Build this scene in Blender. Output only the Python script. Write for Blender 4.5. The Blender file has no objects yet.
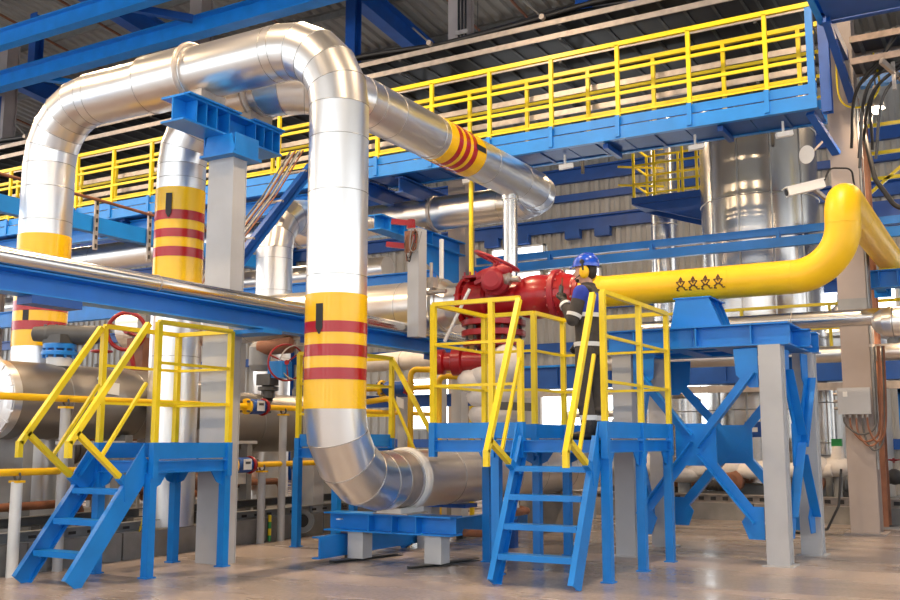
import bpy, math, random
from mathutils import Vector as V, Matrix

random.seed(7)
SC = bpy.context.scene
COL = SC.collection
PI = math.pi

# ------------------------------------------------------------------ camera
cam_data = bpy.data.cameras.new('camera')
cam_data.sensor_width = 36.0
cam_data.lens = 39.6
cam_data.clip_end = 300
cam = bpy.data.objects.new('camera', cam_data)
cam.location = (0, 0, 1.3)
cam.rotation_euler = (math.radians(90 + 8.049), 0, math.radians(29.903))
COL.objects.link(cam)
SC.camera = cam

# ------------------------------------------------------------------ world, exposure
world = bpy.data.worlds.new('hall_daylight')
SC.world = world
world.use_nodes = True
wn = world.node_tree.nodes
wn['Background'].inputs[0].default_value = (0.94, 0.97, 1.0, 1)
wn['Background'].inputs[1].default_value = 1.75
SC.view_settings.view_transform = 'Standard'
SC.view_settings.look = 'None'
SC.view_settings.gamma = 1
SC.view_settings.use_curve_mapping = False
SC.view_settings.exposure = 0.95

LAMP_POWER = 190.0        # each high-bay lamp added to light the hall
LAMP_TINT = (1.0, 0.72, 0.45)


# ------------------------------------------------------------------ materials
def mat(name, col, rough=0.5, metal=0.0, var=0.12, scale=6.0, bump=0.0, bscale=60.0, stretch=None, emit=None, estr=0.0, coat=0.0, rvar=0.0):
    m = bpy.data.materials.new(name)
    m.use_nodes = True
    nt = m.node_tree
    b = nt.nodes['Principled BSDF']
    b.inputs['Metallic'].default_value = metal
    b.inputs['Roughness'].default_value = rough
    if coat:
        b.inputs['Coat Weight'].default_value = coat
        b.inputs['Coat Roughness'].default_value = 0.08
    tc = nt.nodes.new('ShaderNodeTexCoord')
    src = tc.outputs['Object']
    if stretch:
        mp = nt.nodes.new('ShaderNodeMapping')
        mp.inputs['Scale'].default_value = stretch
        nt.links.new(src, mp.inputs['Vector'])
        src = mp.outputs['Vector']
    nz = nt.nodes.new('ShaderNodeTexNoise')
    nz.inputs['Scale'].default_value = scale
    nz.inputs['Detail'].default_value = 5
    nt.links.new(src, nz.inputs['Vector'])
    rp = nt.nodes.new('ShaderNodeValToRGB')
    rp.color_ramp.elements[0].position = 0.3
    rp.color_ramp.elements[1].position = 0.7
    lo = [max(0.0, c * (1 - var)) for c in col]
    hi = [min(1.0, c * (1 + var)) for c in col]
    rp.color_ramp.elements[0].color = (*lo, 1)
    rp.color_ramp.elements[1].color = (*hi, 1)
    nt.links.new(nz.outputs['Fac'], rp.inputs['Fac'])
    nt.links.new(rp.outputs['Color'], b.inputs['Base Color'])
    if rvar:
        mr = nt.nodes.new('ShaderNodeMapRange')
        mr.inputs['From Min'].default_value = 0.3
        mr.inputs['From Max'].default_value = 0.7
        mr.inputs['To Min'].default_value = max(0.02, rough - rvar)
        mr.inputs['To Max'].default_value = rough + rvar
        nt.links.new(nz.outputs['Fac'], mr.inputs['Value'])
        nt.links.new(mr.outputs['Result'], b.inputs['Roughness'])
    if bump:
        n2 = nt.nodes.new('ShaderNodeTexNoise')
        n2.inputs['Scale'].default_value = bscale
        n2.inputs['Detail'].default_value = 4
        nt.links.new(src, n2.inputs['Vector'])
        bp = nt.nodes.new('ShaderNodeBump')
        bp.inputs['Strength'].default_value = bump
        bp.inputs['Distance'].default_value = 0.01
        nt.links.new(n2.outputs['Fac'], bp.inputs['Height'])
        nt.links.new(bp.outputs['Normal'], b.inputs['Normal'])
    if emit:
        b.inputs['Emission Color'].default_value = (*emit, 1)
        b.inputs['Emission Strength'].default_value = estr
    return m


M = {}
M['blue'] = mat('blue_paint', (0.006, 0.215, 0.68), 0.38, var=0.10, scale=3, bump=0.04)
M['navy'] = mat('dark_blue_paint', (0.006, 0.075, 0.34), 0.42, var=0.14, scale=3, bump=0.04)
M['yellow'] = mat('yellow_paint', (0.87, 0.66, 0.012), 0.36, var=0.06, scale=4, bump=0.03)
M['gasyellow'] = mat('gas_yellow_paint', (0.90, 0.53, 0.004), 0.42, var=0.05, scale=3, bump=0.10, bscale=120)
M['red'] = mat('red_paint', (0.33, 0.006, 0.010), 0.32, var=0.15, scale=5, bump=0.03, coat=0.1)
M['pinkred'] = mat('primer_red_paint', (0.33, 0.014, 0.026), 0.42, var=0.15, scale=6, bump=0.05)
M['bandyellow'] = mat('yellow_band_film', (0.92, 0.55, 0.004), 0.22, var=0.03, scale=3, coat=0.15)
M['bandred'] = mat('red_band_film', (0.40, 0.006, 0.010), 0.22, var=0.05, scale=3, coat=0.15)
M['silver'] = mat('galvanised_cladding', (0.86, 0.86, 0.855), 0.30, 0.96, var=0.03, scale=2.5)
M['silverwarm'] = mat('aluminium_cladding', (0.82, 0.79, 0.75), 0.30, 0.97, var=0.04, scale=2.5)
M['dullsteel'] = mat('dull_sheet_steel', (0.33, 0.31, 0.29), 0.42, 0.9, var=0.10, scale=2.0)
M['steel'] = mat('polished_steel', (0.74, 0.73, 0.71), 0.22, 1.0, var=0.03, scale=3)
M['tanksteel'] = mat('tank_sheet_steel', (0.62, 0.60, 0.57), 0.24, 1.0, var=0.06, scale=1.2)
M['seam'] = mat('seam_metal', (0.42, 0.41, 0.40), 0.35, 1.0, var=0.1)
M['galv'] = mat('galvanised_tray_steel', (0.46, 0.41, 0.37), 0.45, 0.6, var=0.15, scale=9)
M['colgrey'] = mat('grey_column_paint', (0.47, 0.48, 0.50), 0.5, var=0.08, scale=2.2, bump=0.05)
M['colbrown'] = mat('dusty_rose_column_paint', (0.35, 0.30, 0.28), 0.5, var=0.10, scale=1.6, bump=0.05)
M['midgrey'] = mat('mid_grey_paint', (0.27, 0.28, 0.29), 0.5, var=0.1)
M['darkgrey'] = mat('dark_grey_casting', (0.085, 0.085, 0.085), 0.5, var=0.2)
M['black'] = mat('black_rubber', (0.012, 0.012, 0.013), 0.5, var=0.2)
M['white'] = mat('white_enamel', (0.80, 0.80, 0.78), 0.4, var=0.04)
M['wrap'] = mat('white_insulation_wrap', (0.76, 0.72, 0.69), 0.7, var=0.08, scale=9, bump=0.5, bscale=16)
M['oldtray'] = mat('weathered_tray_steel', (0.25, 0.20, 0.175), 0.55, 0.4, var=0.3, scale=7)
M['rust'] = mat('rust_brown_paint', (0.20, 0.075, 0.035), 0.6, var=0.25)
M['brownpipe'] = mat('brown_oxide_pipe', (0.26, 0.11, 0.06), 0.45, var=0.25, scale=5)
M['kerb'] = mat('kerb_concrete', (0.22, 0.215, 0.21), 0.75, var=0.18, scale=4, bump=0.3)
M['wall'] = mat('wall_sheet', (0.40, 0.39, 0.365), 0.45, 0.1, var=0.06, scale=1.2)
M['roof'] = mat('roof_sheet', (0.27, 0.26, 0.235), 0.45, 0.25, var=0.10, scale=0.8)
M['purlin'] = mat('purlin_steel', (0.17, 0.165, 0.155), 0.6, var=0.15)
M['window'] = mat('lit_window_glass', (0.9, 0.94, 1.0), 0.1, var=0.0, emit=(0.90, 0.96, 1.0), estr=2.6)
M['bulb'] = mat('lit_bulb', (1, 0.9, 0.75), 0.3, var=0.0, emit=(1.0, 0.86, 0.66), estr=30)
M['navycloth'] = mat('royal_blue_cloth', (0.018, 0.045, 0.36), 0.8, var=0.15, scale=14, bump=0.3, bscale=70)
M['greycloth'] = mat('charcoal_cloth', (0.052, 0.046, 0.043), 0.85, var=0.2, scale=14, bump=0.3, bscale=70)
M['reflect'] = mat('reflective_tape', (0.72, 0.74, 0.75), 0.4, var=0.05)
M['skin'] = mat('skin', (0.60, 0.34, 0.24), 0.5, var=0.06)
M['helmet'] = mat('blue_helmet_shell', (0.012, 0.085, 0.62), 0.18, var=0.03, coat=0.6)
M['muff'] = mat('yellow_ear_muff', (0.90, 0.52, 0.01), 0.35, var=0.04)
M['hair'] = mat('dark_hair', (0.03, 0.022, 0.018), 0.7, var=0.2)
M['green'] = mat('green_paint', (0.02, 0.30, 0.07), 0.4, var=0.1)
M['orange'] = mat('orange_paint', (0.75, 0.16, 0.01), 0.4, var=0.1)
M['mark'] = mat('dark_brown_stencil', (0.09, 0.035, 0.008), 0.6, var=0.2)


def floor_material():
    m = bpy.data.materials.new('polished_concrete')
    m.use_nodes = True
    nt = m.node_tree
    b = nt.nodes['Principled BSDF']
    tc = nt.nodes.new('ShaderNodeTexCoord')
    n1 = nt.nodes.new('ShaderNodeTexNoise'); n1.inputs['Scale'].default_value = 0.55; n1.inputs['Detail'].default_value = 7
    n2 = nt.nodes.new('ShaderNodeTexNoise'); n2.inputs['Scale'].default_value = 26; n2.inputs['Detail'].default_value = 6
    mp = nt.nodes.new('ShaderNodeMapping'); mp.inputs['Scale'].default_value = (0.45, 1.9, 1); mp.inputs['Rotation'].default_value = (0, 0, 0.5)
    nt.links.new(tc.outputs['Object'], mp.inputs['Vector'])
    nt.links.new(mp.outputs['Vector'], n1.inputs['Vector'])
    nt.links.new(tc.outputs['Object'], n2.inputs['Vector'])
    r1 = nt.nodes.new('ShaderNodeValToRGB')
    r1.color_ramp.elements[0].position = 0.35; r1.color_ramp.elements[0].color = (0.30, 0.27, 0.255, 1)
    r1.color_ramp.elements[1].position = 0.68; r1.color_ramp.elements[1].color = (0.48, 0.40, 0.36, 1)
    nt.links.new(n1.outputs['Fac'], r1.inputs['Fac'])
    r2 = nt.nodes.new('ShaderNodeValToRGB')
    r2.color_ramp.elements[0].position = 0.35; r2.color_ramp.elements[0].color = (0.80, 0.80, 0.82, 1)
    r2.color_ramp.elements[1].position = 0.65; r2.color_ramp.elements[1].color = (1, 1, 1, 1)
    nt.links.new(n2.outputs['Fac'], r2.inputs['Fac'])
    mx = nt.nodes.new('ShaderNodeMixRGB'); mx.blend_type = 'MULTIPLY'; mx.inputs[0].default_value = 1
    nt.links.new(r1.outputs['Color'], mx.inputs[1]); nt.links.new(r2.outputs['Color'], mx.inputs[2])
    nt.links.new(mx.outputs[0], b.inputs['Base Color'])
    mr = nt.nodes.new('ShaderNodeMapRange')
    mr.inputs['From Min'].default_value = 0.3; mr.inputs['From Max'].default_value = 0.7
    mr.inputs['To Min'].default_value = 0.16; mr.inputs['To Max'].default_value = 0.36
    nt.links.new(n1.outputs['Fac'], mr.inputs['Value']); nt.links.new(mr.outputs['Result'], b.inputs['Roughness'])
    bp = nt.nodes.new('ShaderNodeBump'); bp.inputs['Strength'].default_value = 0.06; bp.inputs['Distance'].default_value = 0.01
    nt.links.new(n2.outputs['Fac'], bp.inputs['Height']); nt.links.new(bp.outputs['Normal'], b.inputs['Normal'])
    return m


M['floor'] = floor_material()

# ------------------------------------------------------------------ mesh helpers
WLOC = {}


def perp(d, up=None):
    d = d.normalized()
    u = V(up) if up is not None else V((0, 0, 1))
    if abs(d.dot(u.normalized())) > 0.999:
        u = V((0, 1, 0)) if up is None else V((1, 0, 0))
    s = d.cross(u).normalized()
    return s, s.cross(d).normalized()


class MB:
    """collects shapes; build() links them as one mesh object"""

    def __init__(self):
        self.v, self.f, self.s = [], [], []

    def add(self, vs, fs, smooth=False):
        n = len(self.v)
        self.v += [tuple(p) for p in vs]
        for f in fs:
            self.f.append([i + n for i in f]); self.s.append(smooth)
        return self

    def box(self, a, b):
        x0, y0, z0 = a; x1, y1, z1 = b
        vs = [(x0, y0, z0), (x1, y0, z0), (x1, y1, z0), (x0, y1, z0), (x0, y0, z1), (x1, y0, z1), (x1, y1, z1), (x0, y1, z1)]
        return self.add(vs, [(3, 2, 1, 0), (4, 5, 6, 7), (0, 1, 5, 4), (1, 2, 6, 5), (2, 3, 7, 6), (3, 0, 4, 7)])

    def cbox(self, c, s):
        return self.box([c[i] - s[i] / 2 for i in range(3)], [c[i] + s[i] / 2 for i in range(3)])

    def prof(self, p, q, poly, up=None):
        """sweep a closed 2D outline [(side, up)] from p to q"""
        p, q = V(p), V(q)
        s, u = perp(q - p, up)
        n = len(poly)
        vs = [p + s * a + u * b for a, b in poly] + [q + s * a + u * b for a, b in poly]
        fs = [(i, (i + 1) % n, n + (i + 1) % n, n + i) for i in range(n)]
        fs.append(tuple(range(n - 1, -1, -1))); fs.append(tuple(range(n, 2 * n)))
        return self.add(vs, fs)

    def bar(self, p, q, w, h, up=None):
        return self.prof(p, q, [(-w / 2, -h / 2), (w / 2, -h / 2), (w / 2, h / 2), (-w / 2, h / 2)], up)

    def ibeam(self, p, q, w, h, t=0.014, tw=0.01, up=None):
        a, b = w / 2, h / 2
        return self.prof(p, q, [(-a, -b), (a, -b), (a, -b + t), (tw / 2, -b + t), (tw / 2, b - t), (a, b - t), (a, b), (-a, b), (-a, b - t), (-tw / 2, b - t), (-tw / 2, -b + t), (-a, -b + t)], up)

    def channel(self, p, q, w, h, t=0.01, up=None, flip=1):
        a, b = w / 2 * flip, h / 2
        tt = t * flip
        pts = [(-a, -b), (a, -b), (a, -b + t), (-a + tt, -b + t), (-a + tt, b - t), (a, b - t), (a, b), (-a, b)]
        if flip < 0:
            pts = pts[::-1]
        return self.prof(p, q, pts, up)

    def angle(self, p, q, w, t=0.008, up=None):
        a = w / 2
        return self.prof(p, q, [(-a, -a), (a, -a), (a, -a + t), (-a + t, -a + t), (-a + t, a), (-a, a)], up)

    def prism(self, poly, vec):
        vec = V(vec)
        n = len(poly)
        vs = [V(p) for p in poly] + [V(p) + vec for p in poly]
        nrm = (V(poly[1]) - V(poly[0])).cross(V(poly[2]) - V(poly[1]))
        fs = [(i, (i + 1) % n, n + (i + 1) % n, n + i) for i in range(n)] + [tuple(range(n - 1, -1, -1)), tuple(range(n, 2 * n))]
        if nrm.dot(vec) < 0:
            fs = [f[::-1] for f in fs]
        return self.add(vs, fs)

    def lathe(self, p, axis, prof, n=20, smooth=True, crisp=True, caps=True, sc=(1, 1)):
        """revolve [(t along axis, radius)]; crisp: no smoothing across the rings"""
        p, axis = V(p), V(axis).normalized()
        s, u = perp(axis)

        def ring(t, r):
            return [p + axis * t + (s * math.cos(2 * PI * k / n) * sc[0] + u * math.sin(2 * PI * k / n) * sc[1]) * r for k in range(n)]
        fs = [(k, (k + 1) % n, n + (k + 1) % n, n + k) for k in range(n)]
        if crisp:
            for (t0, r0), (t1, r1) in zip(prof[:-1], prof[1:]):
                self.add(ring(t0, r0) + ring(t1, r1), fs, smooth)
        else:
            vs, ff = [], []
            for i, (t, r) in enumerate(prof):
                vs += ring(t, r)
                if i:
                    ff += [tuple(a + (i - 1) * n for a in f) for f in fs]
            self.add(vs, ff, smooth)
        if caps:
            for (t, r), fl in ((prof[0], True), (prof[-1], False)):
                if r > 1e-5:
                    self.add(ring(t, r), [tuple(range(n - 1, -1, -1)) if fl else tuple(range(n))])
        return self

    def tube(self, p, q, r, n=12, r2=None):
        p, q = V(p), V(q)
        L = (q - p).length
        return self.lathe(p, q - p, [(0, r), (L, r if r2 is None else r2)], n)

    def path(self, pts, r, n=10, closed=False, caps=True):
        pts = [V(p) for p in pts]
        m = len(pts)
        rs = r if isinstance(r, (list, tuple)) else [r] * m
        t0 = (pts[1] - pts[0]).normalized()
        s, u = perp(t0)
        vs, fs = [], []
        for i, p in enumerate(pts):
            if closed:
                t = (pts[(i + 1) % m] - pts[i - 1]).normalized()
            else:
                t = (pts[min(i + 1, m - 1)] - pts[max(i - 1, 0)]).normalized()
            s = (s - t * s.dot(t)).normalized()
            u = s.cross(t)
            vs += [p + (s * math.cos(2 * PI * k / n) + u * math.sin(2 * PI * k / n)) * rs[i] for k in range(n)]
        segs = m if closed else m - 1
        for i in range(segs):
            j = (i + 1) % m
            fs += [(i * n + k, j * n + k, j * n + (k + 1) % n, i * n + (k + 1) % n) for k in range(n)]
        self.add(vs, fs, True)
        if caps and not closed:
            self.add(vs[:n], [tuple(range(n))]); self.add(vs[-n:], [tuple(range(n - 1, -1, -1))])
        return self

    def ring(self, c, axis, R, r, n=28, m=6):
        c, axis = V(c), V(axis).normalized()
        s, u = perp(axis)
        return self.path([c + (s * math.cos(2 * PI * k / n) + u * math.sin(2 * PI * k / n)) * R for k in range(n)], r, m, closed=True)

    def ball(self, c, r, n=14, m=9):
        r = r if isinstance(r, (list, tuple)) else (r, r, r)
        vs, fs = [], []
        for i in range(m + 1):
            th = PI * i / m
            for k in range(n):
                ph = 2 * PI * k / n
                vs.append((c[0] + r[0] * math.sin(th) * math.cos(ph), c[1] + r[1] * math.sin(th) * math.sin(ph), c[2] + r[2] * math.cos(th)))
        for i in range(m):
            for k in range(n):
                fs.append((i * n + k, (i + 1) * n + k, (i + 1) * n + (k + 1) % n, i * n + (k + 1) % n))
        return self.add(vs, fs, True)

    def build(self, name, material, parent=None, loc=None):
        base = V(loc) if loc is not None else (WLOC[parent] if parent is not None else V((0, 0, 0)))
        me = bpy.data.meshes.new(name)
        me.from_pydata([(a - base.x, b - base.y, c - base.z) for a, b, c in self.v], [], self.f)
        me.polygons.foreach_set('use_smooth', self.s)
        me.materials.append(M[material])
        me.update()
        o = bpy.data.objects.new(name, me)
        COL.objects.link(o)
        if parent is not None:
            o.parent = parent
        else:
            o.location = base
        WLOC[o] = base
        return o


def tag(o, label, cat, group=None):
    o['label'] = label
    o['category'] = cat
    if group:
        o['group'] = group
    return o


def thing(name, label, cat, loc, group=None):
    o = bpy.data.objects.new(name, None)
    o.empty_display_size = 0.2
    o.location = loc
    COL.objects.link(o)
    WLOC[o] = V(loc)
    return tag(o, label, cat, group)


def struct(name, mb, material, loc=(0, 0, 0)):
    o = mb.build(name, material, None, loc)
    o['kind'] = 'structure'
    return o


def dup(root, loc, label=None, group=None):
    r = root.copy(); COL.objects.link(r)
    r.location = loc; WLOC[r] = V(loc)
    if label: r['label'] = label
    if group: r['group'] = group

    def kids(a, b):
        for ch in list(a.children):
            c = ch.copy(); COL.objects.link(c); c.parent = b
            WLOC[c] = V(loc)
            kids(ch, c)
    kids(root, r)
    return r


def quarter(c, a, b, n=8):
    """points of a quarter bend about c, from c+a to c+b"""
    c, a, b = V(c), V(a), V(b)
    return [c + a * math.cos(PI / 2 * k / n) + b * math.sin(PI / 2 * k / n) for k in range(n + 1)]


def fillet(pts, R, n=6):
    """round the corners of a polyline"""
    pts = [V(p) for p in pts]
    out = [pts[0]]
    for i in range(1, len(pts) - 1):
        a = (pts[i - 1] - pts[i]).normalized(); b = (pts[i + 1] - pts[i]).normalized()
        half = a.angle(b) / 2
        t = R / math.tan(half)
        c = pts[i] + (a + b).normalized() * (R / math.sin(half))
        p0, p1 = pts[i] + a * t, pts[i] + b * t
        u, w = p0 - c, p1 - c
        ang = u.angle(w)
        for k in range(n + 1):
            out.append(c + (u * math.sin(ang * (1 - k / n)) + w * math.sin(ang * k / n)) / math.sin(ang))
    out.append(pts[-1])
    return out


def curve(pts, n=8):
    """smooth curve through the points"""
    p = [V(q) for q in pts]
    p = [p[0] * 2 - p[1]] + p + [p[-1] * 2 - p[-2]]
    out = []
    for i in range(1, len(p) - 2):
        for k in range(n):
            t = k / n
            out.append(0.5 * (2 * p[i] + (p[i + 1] - p[i - 1]) * t + (2 * p[i - 1] - 5 * p[i] + 4 * p[i + 1] - p[i + 2]) * t * t + (3 * p[i] - p[i - 1] - 3 * p[i + 1] + p[i + 2]) * t ** 3))
    out.append(p[-2])
    return out


def clad_straight(root, p, q, r, seams=(), material='silver', n=36, name='cladding', caps=True):
    p, q = V(p), V(q)
    L = (q - p).length
    d = (q - p).normalized()
    o = MB().lathe(p, d, [(0, r), (L, r)], n, caps=caps).build(name, material, root)
    for s in seams:
        MB().ring(p + d * s, d, r + 0.0, 0.0045, 36, 5).build('seam', 'seam', o)
    return o


def clad_elbow(root, p0, c, p1, r, gores=5, material='silver', n=36):
    """mitred sheet-metal bend about centre c from p0 to p1, made of flat gores with lapped seams"""
    p0, c, p1 = V(p0), V(c), V(p1)
    a, b = p0 - c, p1 - c
    R = a.length
    nrm = a.cross(b).normalized()
    mb = MB()
    cs = []
    for k in range(gores + 1):
        th = PI / 2 * k / gores
        pos = c + a * math.cos(th) + b * math.sin(th)
        rad = (pos - c).normalized()
        cs.append((pos, rad))
    for (pa, ra), (pb, rb) in zip(cs[:-1], cs[1:]):
        vs = [pa + (ra * math.cos(2 * PI * k / n) + nrm * math.sin(2 * PI * k / n)) * r for k in range(n)]
        vs += [pb + (rb * math.cos(2 * PI * k / n) + nrm * math.sin(2 * PI * k / n)) * r for k in range(n)]
        mb.add(vs, [(k, (k + 1) % n, n + (k + 1) % n, n + k) for k in range(n)][:], True)
    o = mb.build('elbow', material, root)
    for pos, rad in cs:
        MB().ring(pos, nrm.cross(rad), r + 0.0, 0.0045, 36, 5).build('seam', 'seam', o)
    return o


def patch(root, name, material, p, axis, toward, r, rows, lift=0.012, name_parent=None):
    """a thin decal shape wrapped on a pipe: rows = [(along, left, right)] in metres of arc, measured about the side facing 'toward'"""
    p, axis = V(p), V(axis).normalized()
    t = V(toward); t = (t - axis * t.dot(axis)).normalized()
    s = axis.cross(t)
    mb = MB()
    rr = r + lift
    m = 4
    vs, fs = [], []
    for rad in (rr, rr - 0.006):
        for al, le, ri in rows:
            for k in range(m + 1):
                ph = (le + (ri - le) * k / m) / r
                vs.append(p + axis * al + (t * math.cos(ph) + s * math.sin(ph)) * rad)
    N = len(rows)
    for i in range(N - 1):
        for k in range(m):
            a = i * (m + 1) + k
            fs.append((a, a + 1, a + m + 2, a + m + 1))
            b = a + N * (m + 1)
            fs.append((b + m + 1, b + m + 2, b + 1, b))
    mb.add(vs, fs, True)
    return mb.build(name, material, root)


def colour_band(root, p, q, r, stripes):
    """yellow film band with red stripes at the fractions given"""
    p, q = V(p), V(q)
    L = (q - p).length; d = (q - p) / L
    MB().lathe(p, d, [(0, r + 0.005), (L, r + 0.005)], 40).build('yellow_band', 'bandyellow', root)
    for a, b in stripes:
        MB().lathe(p + d * (L * a), d, [(0, r + 0.008), (L * (b - a), r + 0.008)], 40).build('red_stripe', 'bandred', root)


def flange(root, c, axis, r, t, material, bolts=0, name='flange', inner=None, bmat=None):
    c, axis = V(c), V(axis).normalized()
    o = MB().lathe(c - axis * t / 2, axis, [(0, r * 0.97), (0.008, r), (t - 0.008, r), (t, r * 0.97)], 28).build(name, material, root)
    if bolts:
        s, u = perp(axis)
        for k in range(bolts):
            an = 2 * PI * (k + 0.5) / bolts
            q = c + (s * math.cos(an) + u * math.sin(an)) * r * 0.86
            MB().lathe(q - axis * (t / 2 + 0.03), axis, [(0, 0.017), (t + 0.06, 0.017)], 6, smooth=False).build('bolt', bmat or material, o)
    return o


def handwheel(root, c, axis, R, r, material, spokes=3, name='handwheel', hub=0.035):
    c, axis = V(c), V(axis).normalized()
    s, u = perp(axis)
    o = MB().ring(c, axis, R, r, 32, 8).build(name, material, root)
    for k in range(spokes):
        an = 2 * PI * k / spokes + 0.4
        e = c + (s * math.cos(an) + u * math.sin(an)) * R
        MB().tube(c - axis * 0.02, e, r * 0.8, 8).build('spoke', material, o)
    MB().lathe(c - axis * 0.05, axis, [(0, hub), (0.08, hub)], 14).build('hub', material, o)
    return o

# ------------------------------------------------------------------ the hall
FLOOR = struct('floor', MB().box((-46, -8, -0.2), (16, 27, 0)), 'floor')


def corrugated(x0, x1, period, depth, place, rows):
    """rows = (start, end); place(x, offset, row) -> point"""
    vs, fs = [], []
    n = int((x1 - x0) / period)
    xs = []
    for i in range(n):
        a = x0 + i * period
        xs += [(a, 0), (a + period * 0.35, 0), (a + period * 0.5, depth), (a + period * 0.85, depth)]
    xs.append((x0 + n * period, 0))
    for r in rows:
        vs += [place(x, o, r) for x, o in xs]
    m = len(xs)
    for i in range(m - 1):
        fs.append((i, i + 1, m + i + 1, m + i))
    return MB().add(vs, fs)


WY = 26.0
wall = struct('wall_back', corrugated(-46, 16, 0.30, 0.05, lambda x, o, z: (x, WY - o, z), (0, 13.0)), 'wall')
for z, h in ((8.85, 0.40), (8.2, 0.20), (7.42, 0.38), (5.1, 0.34), (3.9, 0.26), (1.2, 0.25)):
    g = MB().box((-46, WY - 0.20, z - h / 2), (16, WY - 0.06, z + h / 2))
    if h > 0.3:
        g.box((-46, WY - 0.32, z + h / 2 - 0.05), (16, WY - 0.20, z + h / 2))
    g.build('girt', 'navy', wall)
for x in (-39, -33, -27, -21, 6):
    MB().ibeam((x, WY - 0.3, 0), (x, WY - 0.3, 12.2), 0.3, 0.34, up=(0, 1, 0)).build('wall_post', 'navy', wall)
for x in (-13.6, -12.6, -11.0, -10.1):
    MB().box((x, WY - 0.3, 6.98), (x + 0.45, WY - 0.1, 7.25)).build('girt_plate', 'navy', wall)
k = 0
for x0, x1, z0, z1 in ((-13.45, -11.7, 6.5, 6.95), (-13.45, -11.8, 5.5, 6.2), (-11.65, -10.0, 5.75, 6.15), (-18.8, -14.9, 4.7, 5.6), (-11.9, -8.6, 1.5, 3.1), (-8.2, -6.4, 1.5, 3.1),
                       (-16.4, -14.2, 1.6, 3.2), (-24.5, -21.5, 4.7, 5.6), (-4.6, -2.4, 3.9, 5.2), (-1.9, 1.2, 3.9, 5.2)):
    k += 1
    fr = MB()
    y0, y1 = WY - 0.16, WY - 0.05
    for a, b in (((x0, y0, z0), (x1, y1, z0 + 0.06)), ((x0, y0, z1 - 0.06), (x1, y1, z1)), ((x0, y0, z0), (x0 + 0.06, y1, z1)), ((x1 - 0.06, y0, z0), (x1, y1, z1))):
        fr.box(a, b)
    w = struct('window_%d' % k, fr, 'white')
    nb = max(1, round((x1 - x0) / 1.1))
    st = (x1 - x0 - 0.12) / nb
    for i in range(nb):
        a = x0 + 0.06 + i * st
        MB().box((a + 0.02, WY - 0.115, z0 + 0.06), (a + st - 0.02, WY - 0.09, z1 - 0.06)).build('pane', 'window', w)

# unseen walls added to shape daylight and streak reflections: tall open bays between piers
fw_ = MB().box((-46, -8.3, 0), (16, -8.0, 0.9)).box((-46, -8.3, 10.6), (16, -8.0, 15.2))
x = -46.0
while x < 16:
    fw_.box((x, -8.5, 0.9), (x + 1.5, -8.0, 10.6)); x += 4.4
struct('wall_front_added', fw_, 'wall')
fw_ = MB().box((16, -8.3, 0), (16.3, 26, 0.9)).box((16, -8.3, 9.6), (16.3, 26, 14.5))
y = -8.3
while y < 26:
    fw_.box((16, y, 0.9), (16.4, y + 1.5, 9.6)); y += 4.4
struct('wall_right_added', fw_, 'wall')  # unseen side wall, added for the same streaked daylight

# roof: sheets on purlins on sloping rafters


def rz(y):
    return 12.75 - 0.11 * (y - 15.2)


roof = struct('ceiling', corrugated(-46, 16, 0.32, 0.07, lambda x, o, y: (x, y, rz(y) - o), (-8.0, 26.2)), 'roof')
y = -7.0
while y < 26:
    MB().channel((-46, y, rz(y) - 0.20), (16, y, rz(y) - 0.20), 0.08, 0.22).build('purlin', 'purlin', roof)
    y += 2.2
for x in (-37, -31, -25, -19, -13, -7, -1, 5):
    MB().ibeam((x, -7.6, rz(-7.6) - 0.60), (x, 25.9, rz(25.9) - 0.60), 0.34, 0.58, 0.03, 0.02).build('rafter', 'navy', roof)
for x in (-33.6, -28.2, -22.5, -20.4, -16.0, -11.4, -10.0, -4.2):
    MB().tube((x, 12.0, rz(12) - 0.38), (x, 25.5, rz(25.5) - 0.38), 0.035, 8).build('sag_rod', 'rust', roof)

# longitudinal roof ties
t = thing('tie_beam', 'long blue steel tie beam under the roof, passing in front of the columns', 'beam', (-20, 14.3, 10.6))
MB().ibeam((-44, 14.3, 10.83), (6, 14.3, 10.83), 0.26, 0.44, 0.03).build('girder', 'blue', t)
for x in (-27, -16.6):
    MB().bar((x, 14.43, 10.8), (x + 1.0, 15.5, 10.7), 0.14, 0.16).build('cross_brace', 'navy', t)
t = thing('tie_beam', 'long blue steel tie beam running behind the tops of the brown columns', 'beam', (-20, 15.75, 10.4))
MB().ibeam((-44, 15.75, 10.62), (6, 15.75, 10.62), 0.34, 0.44, 0.03).build('girder', 'blue', t)
for x in (-35, -28.2, -21.2):
    MB().bar((x, 15.9, 10.5), (x + 1.6, 17.4, 10.3), 0.2, 0.12).build('cross_brace', 'blue', t)
for x, y, z0, nm in ((-21.6, 15.95, 10.84, 'in front of the roof sheets beside the brown column'), (-23.2, 15.95, 8.6, 'hanging below the tie beam next to the brown column'), (-12.6, 17.5, 9.4, 'standing behind the black cable bundles'), (-7.0, 17.5, 9.2, 'standing behind the cable bundles near the bolted brown column')):
    t = tag(MB().ibeam((x, y, z0), (x, y, (rz(y) - 0.35) if z0 > 9 else 10.4), 0.26, 0.26, up=(0, 1, 0)).build('hanger_post', 'navy', None, (x, y, z0)), 'vertical blue steel post ' + nm, 'post')

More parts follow.
